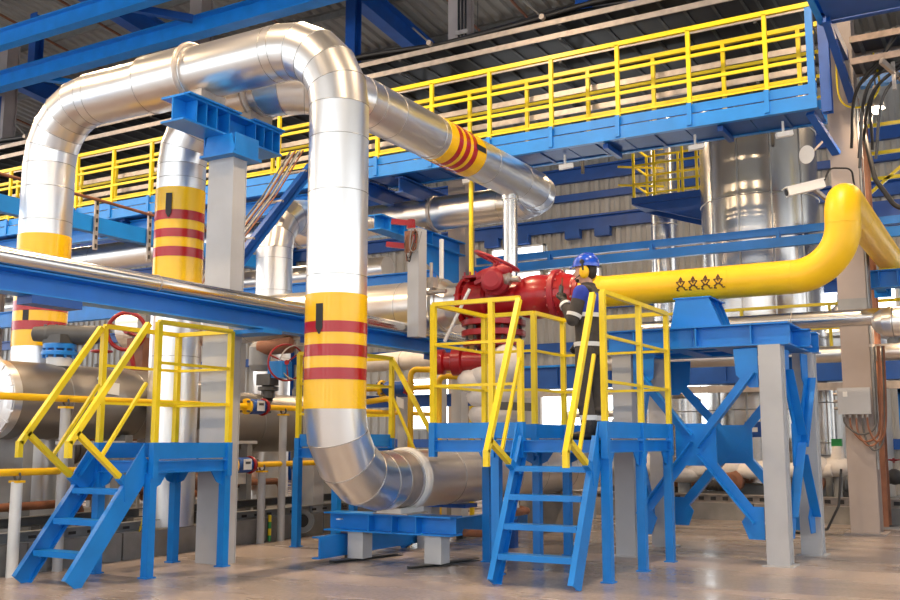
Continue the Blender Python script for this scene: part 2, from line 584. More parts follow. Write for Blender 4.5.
# brown columns of the pipe rack
CX = ((-2.0, 15.2), (-9.37, 16.75), (-16.58, 16.75), (-23.8, 16.75))
LBL = ('dusty rose steel column carrying the grey junction box and cable loops', 'dusty rose column rising behind the cable trays with black clamped conduits',
       'dusty rose column rising above the long silver pipe', 'dusty rose column crossed by the blue tie beam above the tall outer pipe')
for (x, yc0), lb in zip(CX, LBL):
    dy = yc0 - 15.2
    t = thing('rack_column', lb, 'column', (x, yc0, 0), 'columns of the pipe rack')
    MB().box((x - 0.19, 15.0 + dy, 0), (x + 0.19, 15.02 + dy, 12.2)).box((x - 0.19, 15.38 + dy, 0), (x + 0.19, 15.40 + dy, 12.2)).box((x - 0.17, 15.02 + dy, 0), (x - 0.15, 15.38 + dy, 12.2)).box((x + 0.11, 15.02 + dy, 0), (x + 0.13, 15.38 + dy, 12.2)).build('shaft', 'colbrown', t)
    MB().box((x - 0.27, 14.92 + dy, 0), (x + 0.27, 15.48 + dy, 0.025)).build('base_plate', 'colbrown', t)
    if x > -3:
        MB().box((x - 0.195, 14.985 + dy, 2.98), (x + 0.195, 15.0 + dy, 3.02)).build('splice_plate', 'midgrey', t)
        MB().box((x - 0.195, 14.985 + dy, 3.14), (x + 0.195, 15.0 + dy, 3.30)).build('splice_plate', 'midgrey', t)
    if abs(x + 9.37) < 0.1:
        for dx in (-0.1, -0.02, 0.06):
            MB().tube((x + dx + 0.17, 14.97 + dy, 7.2), (x + dx + 0.17, 14.97 + dy, 11.5), 0.022, 8).build('conduit', 'black', t)
        for z in (8.75, 9.05, 9.35):
            MB().box((x + 0.02, 14.93 + dy, z), (x + 0.3, 14.99 + dy, z + 0.09)).build('clamp', 'galv', t)
t = thing('rack_column', 'rust brown steel column standing behind the dusty rose column with the junction box', 'column', (-2.0, 16.4, 0))
MB().ibeam((-2.0, 16.4, 0), (-2.0, 16.4, 6.4), 0.34, 0.36, 0.025, up=(0, 1, 0)).build('shaft', 'brownpipe', t)
MB().box((-2.2, 16.15, 0), (-1.68, 16.65, 0.025)).build('base_plate', 'midgrey', t)

# concrete kerbs along the pipe trench
kl = struct('trim_1', MB().box((-12.8, 3.0, 0), (-8.86, 15.6, 0.26)), 'kerb')
y = 3.0
while y < 14.9:
    MB().box((-8.86, y + 0.012, 0), (-8.6, y + 1.188, 0.29)).build('kerb_block', 'kerb', kl)
    y += 1.2
kb = struct('trim_2', MB().box((-8.4, 16.9, 0), (6, 21.5, 0.24)), 'kerb')
x = -8.4
while x < 5.9:
    MB().box((x + 0.012, 16.65, 0), (x + 1.488, 16.9, 0.27)).build('kerb_block', 'kerb', kb)
    x += 1.5
t = thing('strut_rail', 'perforated grey steel channel lying along the trench kerb behind the stairs', 'rail', (-8.73, 3, 0.29))
for ya_, yb_ in ((3.0, 8.38), (9.12, 14.6)):
    MB().channel((-8.70, ya_, 0.345), (-8.70, yb_, 0.345), 0.10, 0.11, 0.008).build('channel', 'midgrey', t)
    MB().channel((-8.95, ya_, 0.47), (-8.95, yb_, 0.47), 0.10, 0.10, 0.008).build('channel', 'darkgrey', t)
for i in range(40):
    y = 4.0 + i * 0.24
    if not 8.25 < y < 9.15:
        MB().box((-8.652, y, 0.33), (-8.645, y + 0.09, 0.36)).build('slot', 'black', t)
for i in range(10):
    y = 3.5 + i * 1.15
    if not 8.2 < y < 9.2:
        MB().box((-9.02, y, 0.26), (-8.88, y + 0.1, 0.42)).build('foot', 'darkgrey', t)
t = thing('strut_rail', 'perforated pale channel lying along the far kerb behind the braced blue frame', 'rail', (-4, 16.75, 0.27))
MB().channel((-8.3, 16.75, 0.34), (5.5, 16.75, 0.34), 0.12, 0.14, 0.01).build('channel', 'galv', t)
for i in range(60):
    MB().box((-8.2 + i * 0.2, 16.683, 0.31), (-8.11 + i * 0.2, 16.689, 0.37)).build('slot', 'black', t)

# ------------------------------------------------------------------ overhead walkway
WX0, WX1 = -40.0, -2.2
t = thing('overhead_walkway', 'long blue overhead walkway with yellow guard rails under the roof', 'walkway', (-20, 14.6, 5.92))
for yy, nm in ((14.2, 'edge_channel'), (14.97, 'edge_channel')):
    MB().channel((WX0, yy, 6.02), (WX1, yy, 6.02), 0.09, 0.2, 0.012, flip=-1 if yy < 14.5 else 1).build(nm, 'blue', t)
    MB().box((WX0, yy - 0.012, 6.15), (WX1, yy + 0.012, 6.29)).build('toe_board', 'blue', t)
x = WX1
i = 0
while x > WX0:                       # deck gratings and cross bearers, one per bay
    MB().box((x - 0.95, 14.25, 5.94), (x - 0.01, 14.95, 5.97)).build('grating', 'navy', t)
    MB().channel((x - 0.5, 14.24, 5.95), (x - 0.5, 14.96, 5.95), 0.05, 0.06).build('bearer', 'navy', t)
    x -= 0.96
for yy, x0, st in ((14.2, -2.26, 1.13), (14.97, -2.55, 1.13)):
    x = x0
    while x > WX0:
        if yy < 14.5 and x > -2.3:
            MB().box((x - 0.05, yy - 0.04, 5.95), (x + 0.05, yy + 0.04, 7.42)).build('end_post', 'blue', t)
        else:
            MB().box((x - 0.03, yy - 0.03, 6.26), (x + 0.03, yy + 0.03, 7.45)).build('post', 'yellow', t)
            MB().box((x - 0.035, yy - 0.075, 5.95), (x + 0.035, yy - 0.046, 6.29)).build('post_foot', 'blue', t)
        x -= st if x < -2.3 else 0.62
    for z, w, h in ((7.47, 0.06, 0.07), (7.04, 0.035, 0.05), (6.66, 0.035, 0.05), (6.34, 0.03, 0.03)):
        MB().bar((WX0, yy, z), (WX1, yy, z), w, h).build('guard_rail' if z < 7.4 else 'top_rail', 'yellow', t)
for x in (-9.95, -9.25, -16.9, -16.2, -24.2, -23.4):
    MB().ibeam((x, 14.28, 5.76), (x, 16.5, 5.76), 0.16, 0.28, 0.02).build('cantilever', 'navy', t)
for x in (-3.6, -5.4):
    MB().bar((x, 14.3, 5.88), (x, 14.95, 5.88), 0.08, 0.08).build('bearer', 'navy', t)
# triangular end bracket toward the main column
MB().bar((-2.32, 14.3, 5.9), (-2.1, 15.0, 5.45), 0.12, 0.06).build('bracket', 'navy', t)
MB().ibeam((-2.08, 14.25, 5.85), (-2.08, 14.25, 8.3), 0.14, 0.14, up=(0, 1, 0)).build('end_column', 'navy', t)

# blue carrier beam under the walkway
t = tag(MB().ibeam((-40, 14.5, 5.75), (-10.6, 14.5, 5.75), 0.16, 0.3, 0.02).build('carrier_beam', 'blue', None, (-20, 14.5, 5.6)), 'blue steel carrier beam running under the overhead walkway behind the silver pipes', 'beam')
t = tag(MB().ibeam((-40, 16.2, 4.35), (-9.62, 16.2, 4.35), 0.2, 0.4, 0.025).build('carrier_beam', 'blue', None, (-20, 16.1, 4.2)), 'lower blue steel beam behind the banded vertical pipes', 'beam')

# ------------------------------------------------------------------ cable trays


def cable_tray(x0, x1, y0, y1, z, h, label, material='galv', group=None, rung=0.45, open_top=True):
    t = thing('cable_tray', label, 'cable tray', ((x0 + x1) / 2, y0, z), group)
    MB().channel((x0, y0, z + h / 2), (x1, y0, z + h / 2), 0.03, h, 0.005, flip=-1).build('side_rail', material, t)
    MB().channel((x0, y1, z + h / 2), (x1, y1, z + h / 2), 0.03, h, 0.005).build('side_rail', material, t)
    mb = MB()
    x = x0 + 0.1
    while x < x1:
        mb.box((x, y0, z + 0.01), (x + 0.05, y1, z + 0.03)); x += rung
    o = mb.build('rung', 'darkgrey', t); o['kind'] = 'stuff'
    MB().box((x0, y0 + 0.03, z + 0.032), (x1, y1 - 0.03, z + h * 0.8)).build('shaded_cable_bed', 'black', t)  # black sheet: packed cables plus the shade between trays, put in as colour
    return t


for z, lb in ((8.46, 'topmost galvanised cable tray above the walkway rail'), (8.20, 'second galvanised cable tray, next under the topmost one'), (7.78, 'third galvanised cable tray, showing just under the walkway top rail'),
              (7.48, 'fourth galvanised cable tray seen between the walkway rails'), (7.14, 'fifth galvanised cable tray, next to lowest behind the walkway'), (6.80, 'lowest galvanised cable tray behind the walkway toe board')):
    cable_tray(-40, -2.35, 15.12, 15.9, z, 0.095, lb)
for i in range(9):
    x = -3.2 - 3.3 * i
    lb = 'slotted dark steel strut holding the cable trays between the brown columns'
    t = thing('tray_strut', lb, 'strut', (x, 16.05, 6.0), 'cable tray struts behind the walkway')
    MB().bar((x, 16.05, 6.0), (x, 16.05, 8.8), 0.05, 0.05).build('upright', 'darkgrey', t)
    for z in (8.44, 8.18, 7.76, 7.46, 7.12, 6.78):
        MB().bar((x, 15.12, z), (x, 16.05, z), 0.05, 0.025).build('arm', 'darkgrey', t)
for j in range(4):
    pts = []
    for i in range(80):
        x = -40 + i * 0.48
        pts.append((x, 15.25 + 0.10 * j + 0.02 * math.sin(i * 1.3 + j), 8.70 + 0.06 * math.sin(i * 0.55 + j * 0.7) + 0.04 * (j % 2)))
    tag(MB().path(pts, 0.05, 8).build('power_cable', 'black', None, (-20, 15.25, 8.6)), 'thick black cable lying in a sagging bundle on the topmost tray', 'cable', 'black cables on the topmost tray')
t = tag(MB().channel((-40, 16.3, 8.72), (-2.4, 16.3, 8.72), 0.1, 0.3).build('tray_beam', 'blue', None, (-20, 16.3, 8.6)), 'blue steel channel just behind the black cable bundle', 'beam')
for j in range(8):
    x = -4.6 - j * 2.3
    t = thing('cable_hanger', 'dark angled steel hanger arm gripping the black cable bundle', 'hanger', (x, 15.05, 8.6), 'hanger arms on the cable bundle')
    MB().bar((x - 0.25, 15.04, 8.98), (x + 0.12, 15.1, 8.60), 0.05, 0.03).build('arm', 'darkgrey', t)
    MB().lathe((x + 0.1, 15.02, 8.62), (0, 1, 0), [(0, 0.05), (0.08, 0.05)], 10).build('clamp', 'galv', t)

# ------------------------------------------------------------------ hall lamps
def lamp(x, y, z, label, power, group=None, rod=1.0, s=1.0):
    t = thing('hall_lamp', label, 'lamp', (x, y, z), group)
    MB().lathe((x, y, z), (0, 0, 1), [(0, 0.19 * s), (0.04, 0.185 * s), (0.16, 0.11 * s), (0.22, 0.06 * s), (0.34, 0.05 * s)], 24, caps=False).build('shade', 'galv', t)
    MB().lathe((x, y, z + 0.02 * s), (0, 0, 1), [(0, 0.155 * s), (0.01, 0.155 * s)], 20).build('glass', 'bulb', t)
    MB().ball((x, y, z - 0.01), (0.075 * s + 0.02, 0.075 * s + 0.02, 0.085 * s + 0.02)).build('bulb', 'bulb', t)
    MB().tube((x, y, z + 0.3), (x, y, z + 0.3 + rod), 0.012, 8).build('rod', 'darkgrey', t)
    l = bpy.data.lights.new('lamp_light', 'AREA')
    l.shape = 'DISK'; l.size = 0.36 * s; l.energy = power; l.color = LAMP_TINT
    o = bpy.data.objects.new('lamp_light', l)
    COL.objects.link(o); o.parent = t; o.location = (0, 0, -0.14)
    return t


for x in (-26.0, -20.0, -14.0, -8.0, -2.0):  # lamp rows added out of view to light the pipes from above
    for y in (5.0, 10.4):
        lamp(x, y, 9.7, 'round high-bay lamp added for overhead light, hung from the roof in a row above the pipes', LAMP_POWER, 'added high-bay roof lamps', rod=rz(y) - 9.7 - 0.40)
for x in (-26.0, -18.0, -11.0, -5.0, 1.0):  # weaker lamps added to light the back of the hall
    lamp(x, 20.5, 9.4, 'round lamp added for light, hung from the roof behind the overhead walkway', LAMP_POWER * 0.45, 'added roof lamps behind the walkway', rod=rz(20.5) - 9.4 - 0.40)

# ------------------------------------------------------------------ main silver pipes
TOCAM = V((5.9, -7.97, 0))
PZ = 5.45
R = 0.75
r = 0.307

# outer loop: along the floor, up, across and down again
t = thing('insulated_pipe', 'tall silver loop pipe in front, standing on the low blue support beam', 'pipe', (-5.9, 7.97, 0.5))
clad_straight(t, (-5.9, 16.3, 0.88), (-5.9, 9.30, 0.88), r + 0.012, (0.9, 1.9, 2.9, 3.9, 4.7, 5.5, 6.2), 'silverwarm')
clad_straight(t, (-5.9, 9.30, 0.88), (-5.9, 8.72, 0.88), r, (0.1, 0.3, 0.36))
MB().lathe((-5.9, 9.22, 0.88), (0, 1, 0), [(0, r + 0.02), (0.02, r + 0.035), (0.09, r + 0.035), (0.11, r + 0.02)], 36).build('collar', 'white', t)
clad_elbow(t, (-5.9, 8.72, 0.88), (-5.9, 8.72, 1.63), (-5.9, 7.97, 1.63), r, 4)
clad_straight(t, (-5.9, 7.97, 1.63), (-5.9, 7.97, PZ - R), r, (1.29, 2.15, 2.72))
colour_band(t, (-5.9, 7.97, 2.73), (-5.9, 7.97, 1.60), r, ((0.247, 0.345), (0.447, 0.55), (0.65, 0.75)))
patch(t, 'flow_arrow', 'black', (-5.9, 7.97, 2.62), (0, 0, -1), TOCAM, r, ((0, 0.13, 0.205), (0.24, 0.13, 0.205), (0.30, 0.163, 0.172)))
clad_elbow(t, (-5.9, 7.97, PZ - R), (-5.9 - R, 7.97, PZ - R), (-5.9 - R, 7.97, PZ), r, 5)
clad_straight(t, (-6.65, 7.97, PZ), (-7.93, 7.97, PZ), r, (0.12,))
clad_straight(t, (-7.93, 7.97, PZ), (-8.66, 7.97, PZ), r + 0.035, (0.7,))
MB().ring((-7.95, 7.97, PZ), (1, 0, 0), r + 0.032, 0.03, 40, 8).build('collar', 'galv', t)
clad_straight(t, (-8.66, 7.97, PZ), (-9.65, 7.97, PZ), r + 0.005, (0.85,))
clad_elbow(t, (-9.65, 7.97, PZ), (-9.65, 7.97, PZ - R), (-10.4, 7.97, PZ - R), r + 0.005, 5)
clad_straight(t, (-10.4, 7.97, PZ - R), (-10.4, 7.97, 0.26), r + 0.005, (0.3, 0.72, 1.0))
colour_band(t, (-10.4, 7.97, 3.80), (-10.4, 7.97, 2.42), r + 0.005, ((0.42, 0.51), (0.60, 0.69), (0.78, 0.86)))
MB().lathe((-10.4, 7.97, 0.26), (0, 0, 1), [(0, 0.44), (0.05, 0.44)], 28).build('base_flange', 'midgrey', t)
patch(t, 'flow_arrow', 'black', (-10.4, 7.97, 2.94), (0, 0, -1), (10.4, -7.97, 0), r, ((0, 0.163, 0.172), (0.06, 0.13, 0.205), (0.30, 0.13, 0.205)))
MB().box((-6.03, 8.20, 0.93 - 0.42), (-5.98, 8.25, 0.52)).build('access_cover', 'silver', t)
# collars where the pipe rests on its saddles
MB().lathe((-5.9, 8.95, 0.88), (0, 1, 0), [(0, r + 0.004), (0.2, r + 0.004)], 36).build('shoe_wrap', 'galv', t)
MB().box((-6.05, 8.95, 0.53), (-5.75, 9.42, 0.585)).build('saddle_pad', 'white', t)
MB().box((-7.80, 7.74, 4.985), (-7.62, 8.12, 5.155)).build('saddle_pad', 'galv', t)

PQ = 5.42
# inner loop: up, across, away along the hall, and back along the walkway
t = thing('insulated_pipe', 'silver pipe of the inner loop with a sloping striped band, passing behind the grey pillar', 'pipe', (-8.9, 8.75, 0.295))
clad_straight(t, (-8.9, 8.75, 0.295), (-8.9, 8.75, PQ - R), r - 0.01, (2.0, 2.55, 4.2))
colour_band(t, (-8.9, 8.75, 4.36), (-8.9, 8.75, 3.18), r - 0.01, ((0.245, 0.345), (0.44, 0.53), (0.63, 0.73)))
patch(t, 'flow_arrow', 'black', (-8.9, 8.75, 4.27), (0, 0, -1), (8.9, -8.75, 0), r, ((0, 0.10, 0.175), (0.24, 0.10, 0.175), (0.30, 0.133, 0.142)))
clad_elbow(t, (-8.9, 8.75, PQ - R), (-8.9 + R, 8.75, PQ - R), (-8.9 + R, 8.75, PQ), r - 0.01, 5)
clad_straight(t, (-8.15, 8.75, PQ), (-7.53, 8.75, PQ), r - 0.01, (0.1, 0.62))
MB().box((-7.80, 8.56, 4.985), (-7.62, 8.94, 5.14)).build('saddle_pad', 'galv', t)
MB().lathe((-7.72, 8.75, PQ), (1, 0, 0), [(0, r), (0.02, r + 0.05), (0.05, r + 0.05), (0.07, r)], 36).build('collar', 'galv', t)
clad_elbow(t, (-7.53, 8.75, PQ), (-7.53, 9.5, PQ), (-6.78, 9.5, PQ), r, 5)
clad_straight(t, (-6.78, 9.5, PQ), (-6.78, 14.57, PQ), r, (0.25, 0.7, 1.7, 3.3, 4.4))
colour_band(t, (-6.78, 11.32, PQ), (-6.78, 12.32, PQ), r, ((0.20, 0.31), (0.40, 0.52), (0.61, 0.73)))
patch(t, 'flow_arrow', 'black', (-6.78, 12.29, PQ), (0, -1, 0), (5, -9, 2), r, ((0, -0.14, -0.06), (0.05, -0.14, -0.06), (0.28, -0.14, -0.06)))
clad_elbow(t, (-6.78, 14.57, PQ), (-7.53, 14.57, PQ), (-7.53, 15.32, PQ), r, 5)
clad_straight(t, (-7.53, 15.32, PQ), (-40, 15.32, PQ), r, [0.2 + 2.6 * i for i in range(12)], 'silverwarm')
for x in (-9.15, -12.3, -16.2):
    MB().lathe((x, 15.32, PQ), (1, 0, 0), [(0, r), (0.01, r + 0.03), (0.07, r + 0.03), (0.08, r)], 36).build('collar', 'galv', t)

t = thing('insulated_pipe', 'warm silver riser with a bent top between the grey pillar and the striped front pipe', 'pipe', (-10.95, 13, 0.26))
clad_straight(t, (-10.95, 13, 0.26), (-10.95, 13, 4.55), 0.31, (1.2, 2.4, 3.55, 4.1), 'silverwarm')
clad_elbow(t, (-10.95, 13, 4.55), (-10.95, 13.7, 4.55), (-10.95, 13.7, 5.25), 0.31, 4, 'silverwarm')
clad_straight(t, (-10.95, 13.7, 5.25), (-10.95, 15.02, 5.25), 0.31, (0.3, 0.9), 'silverwarm')

t = thing('insulated_pipe', 'wide silver pipe feeding the red valve from the left', 'pipe', (-9, 11.4, 2.7))
clad_straight(t, (-12.6, 11.4, 3.10), (-6.6, 11.4, 3.10), 0.345, (0.8, 1.7, 2.6, 3.4, 4.3, 5.35, 5.6), 'silverwarm')
MB().lathe((-6.75, 11.4, 3.10), (1, 0, 0), [(0, 0.345), (0.05, 0.36), (0.10, 0.36), (0.25, 0.28), (0.43, 0.28)], 36).build('reducer', 'silver', t)
for x in (-10.42, -8.9):
    MB().box((x, 11.28, 0.29), (x + 0.2, 11.52, 2.76)).build('support_leg', 'colgrey', t)

t = thing('insulated_pipe', 'low silver pipe running above the lower blue beam at the left', 'pipe', (-20, 17.5, 4.7))
clad_straight(t, (-40, 17.5, 4.95), (-11.6, 17.5, 4.95), 0.26, [0.5 + 2 * i for i in range(14)], 'silverwarm')

t = thing('vent_pipe', 'slim shiny steel drain pipe dropping from the end of the inner loop', 'pipe', (-6.78, 13.69, 0))
MB().tube((-6.78, 13.69, 0), (-6.78, 13.69, 5.13), 0.115, 24).build('tube', 'steel', t)
MB().lathe((-6.78, 13.69, 5.05), (0, 0, 1), [(0, 0.14), (0.06, 0.14)], 24).build('weld_collar', 'steel', t)

# ------------------------------------------------------------------ grey pillar with blue saddle beam
t = thing('pipe_pillar', 'pale grey steel pillar topped by a blue saddle beam under both loop pipes', 'pillar', (-7.585, 8.16, 0))
MB().box((-7.77, 8.05, 0), (-7.40, 8.06, 4.42)).box((-7.77, 8.26, 0), (-7.40, 8.27, 4.42)).box((-7.755, 8.06, 0), (-7.735, 8.26, 4.42)).box((-7.43, 8.06, 0), (-7.41, 8.26, 4.42)).build('shaft', 'colgrey', t)
MB().box((-7.80, 7.93, 4.42), (-7.30, 8.40, 4.45)).build('cap_plate', 'blue', t)
for yy in (7.98, 8.12, 8.34):
    MB().prism([(-7.79, yy, 4.45), (-7.31, yy, 4.45), (-7.38, yy, 4.67), (-7.74, yy, 4.67)], (0, 0.016, 0)).build('gusset', 'blue', t)
for xx in (-7.79, -7.33):
    MB().box((xx, 7.98, 4.45), (xx + 0.014, 8.36, 4.67)).build('gusset', 'blue', t)
MB().ibeam((-7.66, 7.36, 4.815), (-7.66, 8.98, 4.815), 0.34, 0.29, 0.022, 0.016).build('saddle_beam', 'blue', t)
for yy in (7.55, 7.70, 7.86, 8.06, 8.5, 8.65, 8.80, 8.93):
    MB().box((-7.825, yy, 4.69), (-7.495, yy + 0.014, 4.94)).build('stiffener', 'blue', t)
MB().box((-7.87, 7.40, 4.962), (-7.45, 8.22, 4.982)).build('seat_plate', 'blue', t)
MB().box((-7.87, 8.44, 4.962), (-7.45, 8.98, 4.982)).build('seat_plate', 'blue', t)

# ------------------------------------------------------------------ long blue beam with slim pipe on top
t = thing('pipe_beam', 'long blue beam crossing behind the striped pipe, carried by the grey pillar', 'beam', (-7.0, 8.16, 2.47))
MB().channel((-7.0, 2.6, 2.57), (-7.0, 12.6, 2.57), 0.2, 0.2, 0.014).build('channel', 'blue', t)
MB().box((-7.42, 8.02, 2.425), (-6.88, 8.32, 2.468)).build('support_bracket', 'blue', t)
for yy in (5.2, 8.9, 11.6):
    MB().box((-7.09, yy, 2.40), (-6.9, yy + 0.5, 2.468)).build('splice_plate', 'navy', t)
MB().box((-7.08, 12.35, 0.0), (-6.92, 12.55, 2.47)).build('end_post', 'colgrey', t)
t = thing('slim_pipe', 'slim shiny steel pipe lying on the long blue beam', 'pipe', (-6.94, 8, 2.67))
o = MB().tube((-6.93, 2.6, 2.748), (-6.93, 12.7, 2.748), 0.076, 24).build('tube', 'steel', t)
for yy in (6.55, 8.85, 11.2):
    MB().ring((-6.93, yy, 2.748), (0, 1, 0), 0.078, 0.006, 24, 6).build('joint_band', 'galv', t)

t = thing('bracket_post', 'short grey post on the blue beam with cables and two red handles', 'post', (-6.76, 10.87, 2.67))
MB().box((-6.84, 10.78, 2.62), (-6.67, 10.98, 4.05)).build('shaft', 'colgrey', t)
for z, x in ((4.16, -7.05), (3.86, -7.13)):
    h = MB().bar((x, 10.72, z), (x + 0.3, 10.78, z - 0.05), 0.05, 0.07).build('handle', 'red', t)
    MB().bar((x + 0.27, 10.78, z - 0.05), (-6.76, 10.86, z - 0.2), 0.035, 0.06).build('lever_arm', 'white', t)
for j in range(6):
    pts = [(-6.79 + 0.03 * j, 10.74, 4.05), (-6.84 + 0.04 * j, 10.69, 3.9 - 0.04 * j), (-6.76 + 0.01 * j, 10.68, 3.62 + 0.03 * j), (-6.69, 10.70, 3.75 + 0.05 * j), (-6.72 + 0.01 * j, 10.74, 3.98)]
    MB().path(curve([(q[0] + random.uniform(-.04, .04), q[1], q[2] + random.uniform(-.09, .07)) for q in pts]), 0.008, 6).build('cable', ('black', 'rust', 'midgrey')[j % 3], t)
MB().box((-6.84, 10.70, 3.72), (-6.72, 10.76, 4.0)).build('valve_block', 'brownpipe', t)
MB().box((-6.76, 10.70, 3.84), (-6.68, 10.76, 3.94)).build('valve_block', 'red', t)
MB().lathe((-6.80, 10.80, 4.05), (0, 0, 1), [(0, 0.06), (0.12, 0.05)], 12).build('cap', 'red', t)

t = thing('pipe_bracket', 'blue cantilever bracket holding the far silver pipe beside the red handled post', 'bracket', (-9.3, 15.2, 4.9))
MB().ibeam((-9.3, 13.6, 4.96), (-9.3, 16.54, 4.96), 0.28, 0.26, 0.02).build('arm', 'blue', t)
for yy in (13.9, 14.35, 14.8, 15.3):
    MB().box((-9.43, yy, 4.85), (-9.17, yy + 0.015, 5.07)).build('stiffener', 'blue', t)
MB().box((-9.44, 15.0, 5.09), (-9.16, 15.6, 5.12)).build('seat_plate', 'galv', t)
MB().prism([(-9.31, 14.6, 4.83), (-9.31, 16.5, 4.83), (-9.31, 16.5, 4.0)], (0.02, 0, 0)).build('web', 'blue', t)

# ------------------------------------------------------------------ low support under the front pipe
t = thing('pipe_support', 'low blue support beam on two grey legs under the front pipe bend', 'support', (-5.9, 9.15, 0))
MB().ibeam((-6.78, 9.12, 0.415), (-5.17, 9.12, 0.415), 0.26, 0.20, 0.016, 0.012).build('beam', 'blue', t)
for x in (-6.2, -5.9, -5.6):
    MB().box((x, 9.0, 0.33), (x + 0.014, 9.24, 0.5)).build('stiffener', 'blue', t)
for x in (-6.38, -5.40):
    MB().box((x - 0.10, 9.03, 0.03), (x + 0.10, 9.21, 0.315)).build('leg', 'colgrey', t)
    MB().channel((x - 0.1, 8.75, 0.015), (x + 0.12, 9.75, 0.015), 0.09, 0.03, 0.006).build('floor_rail', 'darkgrey', t)
MB().box((-6.12, 8.98, 0.516), (-5.68, 9.4, 0.53)).build('seat_plate', 'galv', t)
t = thing('floor_beam', 'blue channel beam lying low behind the pipe support', 'beam', (-6.6, 10, 0))
MB().channel((-6.60, 8.62, 0.165), (-6.60, 14.5, 0.165), 0.1, 0.23, 0.014, flip=-1).build('channel', 'blue', t)
for f_ in (0.1, 0.55, 0.95):
    MB().box((-6.65, 8.7 + 5.6 * f_ - 0.05, 0), (-6.55, 8.7 + 5.6 * f_ + 0.05, 0.05)).build('foot', 'darkgrey', t)
t = thing('pipe_support', 'grey post with a blue base plate under the straight floor pipe behind the bend', 'support', (-6.6, 10.2, 0))
MB().box((-6.5, 10.5, 0), (-6.3, 10.7, 0.5)).build('leg', 'colgrey', t)
MB().box((-6.52, 10.45, 0.5), (-5.8, 10.75, 0.545)).build('arm', 'navy', t)
MB().box((-6.3, 13.2, 0), (-5.5, 13.5, 0.54)).build('sleeper', 'kerb', t)

# ------------------------------------------------------------------ service platforms and stairs


def stair(root, x0, x1, yf, yt, zt, zr, yend, zend, n, rail_from):
    s = (zt - 0.0) / (yt - yf)
    for x, fl, nm in ((x0, 1, 'l'), (x1, -1, 'r')):
        MB().channel((x, yf + 0.02, 0.02), (x, yt + 0.05, zt + 0.0), 0.055, 0.19, 0.012, flip=fl, up=(0, -0.6, 0.5)).build('stringer', 'blue', root)
        # kick plate along the upper end
        d = V((0, yt - yf, zt)).normalized()
        nrm = V((0, -d.z, d.y))
        a = V((x - 0.006 - 0.03 * fl, yt - 0.02, zt + 0.17)); b = a - d * 0.40
        MB().prism([a, V((a.x, a.y, zt - 0.16)), b - V((0, 0, 0.22)) + V((0, 0.02, 0)), b], (0.012, 0, 0)).build('kick_plate', 'blue', root)
        # handrail
        top = V((x, rail_from, zr)); end = V((x, yend, zend))
        dd = (top - end).normalized()
        MB().bar(top, end, 0.05, 0.055).build('handrail', 'yellow', root)
        MB().bar(end + V((0, -0.005, 0.02)), end + V((0, -0.005, -0.13)), 0.05, 0.05, up=(0, 1, 0)).build('handrail_end', 'yellow', root)
        p = end + dd * 0.12
        q = V((x, yf + (yt - yf) * 0.80, zt * 0.80 - 0.02))
        MB().bar(p, q, 0.05, 0.05).build('handrail_strut', 'yellow', root)
        bl = q + (p - q).normalized() * 0.16
        MB().bar(bl + V((0.0, 0, 0)), q + (q - p).normalized() * 0.05, 0.062, 0.07).build('strut_socket', 'blue', root)
        m0 = V((x, rail_from, zr - 0.58)); m1 = p + (q - p) * 0.45
        MB().bar(m0, m1, 0.03, 0.03).build('mid_rail', 'yellow', root)
    for k in range(n):
        f = (k + 1) / (n + 1)
        y = yf + (yt - yf) * f; z = zt * f
        MB().box((x0 + 0.03, y - 0.07, z - 0.02), (x1 - 0.03, y + 0.09, z + 0.015)).build('tread', 'blue', root)
        MB().box((x0 + 0.03, y - 0.085, z - 0.035), (x1 - 0.03, y - 0.07, z + 0.018)).build('nosing', 'blue', root)
        for x in (x0 + 0.05, x1 - 0.05):
            MB().lathe((x, y - 0.02, z - 0.05), (1, 0, 0), [(0, 0.014), (0.025, 0.014)], 6).build('bolt', 'blue', root)


def rail_post(root, x, y, zd, zt, foot=True):
    MB().box((x - 0.027, y - 0.027, zd), (x + 0.027, y + 0.027, zt)).build('post', 'yellow', root)
    if foot:
        MB().box((x - 0.034, y - 0.034, zd - 0.32), (x + 0.034, y + 0.034, zd + 0.025)).build('post_socket', 'blue', root)


def rails(root, a, b, zs, thin=0.028):
    for i, z in enumerate(zs):
        w = (0.05, 0.045) if i == 0 else (0.03, thin)
        MB().bar((a[0], a[1], z), (b[0], b[1], z), *w).build('top_rail' if i == 0 else 'mid_rail', 'yellow', root)


def edge(root, a, b, z, inset=0.0):
    """edge channel and toe board along one side of a deck"""
    d = (V((b[0], b[1], 0)) - V((a[0], a[1], 0)))
    MB().channel((a[0], a[1], z - 0.06), (b[0], b[1], z - 0.06), 0.05, 0.115, 0.01).build('edge_channel', 'blue', root)
    MB().bar((a[0], a[1], z + 0.095), (b[0], b[1], z + 0.095), 0.008, 0.155).build('toe_board', 'blue', root)


def leg(root, x, y, z, gus=((1, 0),)):
    MB().angle((x, y, 0.01), (x, y, z), 0.085, 0.012, up=(0, 1, 0)).build('leg', 'blue', root)
    MB().box((x - 0.06, y - 0.06, 0), (x + 0.06, y + 0.06, 0.012)).build('foot_plate', 'blue', root)
    for gx, gy in gus:
        MB().prism([(x, y, z), (x + gx * 0.2, y + gy * 0.2, z), (x + gx * 0.12, y + gy * 0.12, z - 0.11), (x, y, z - 0.16)], (gy * 0.01, gx * 0.01, 0)).build('gusset', 'blue', root)


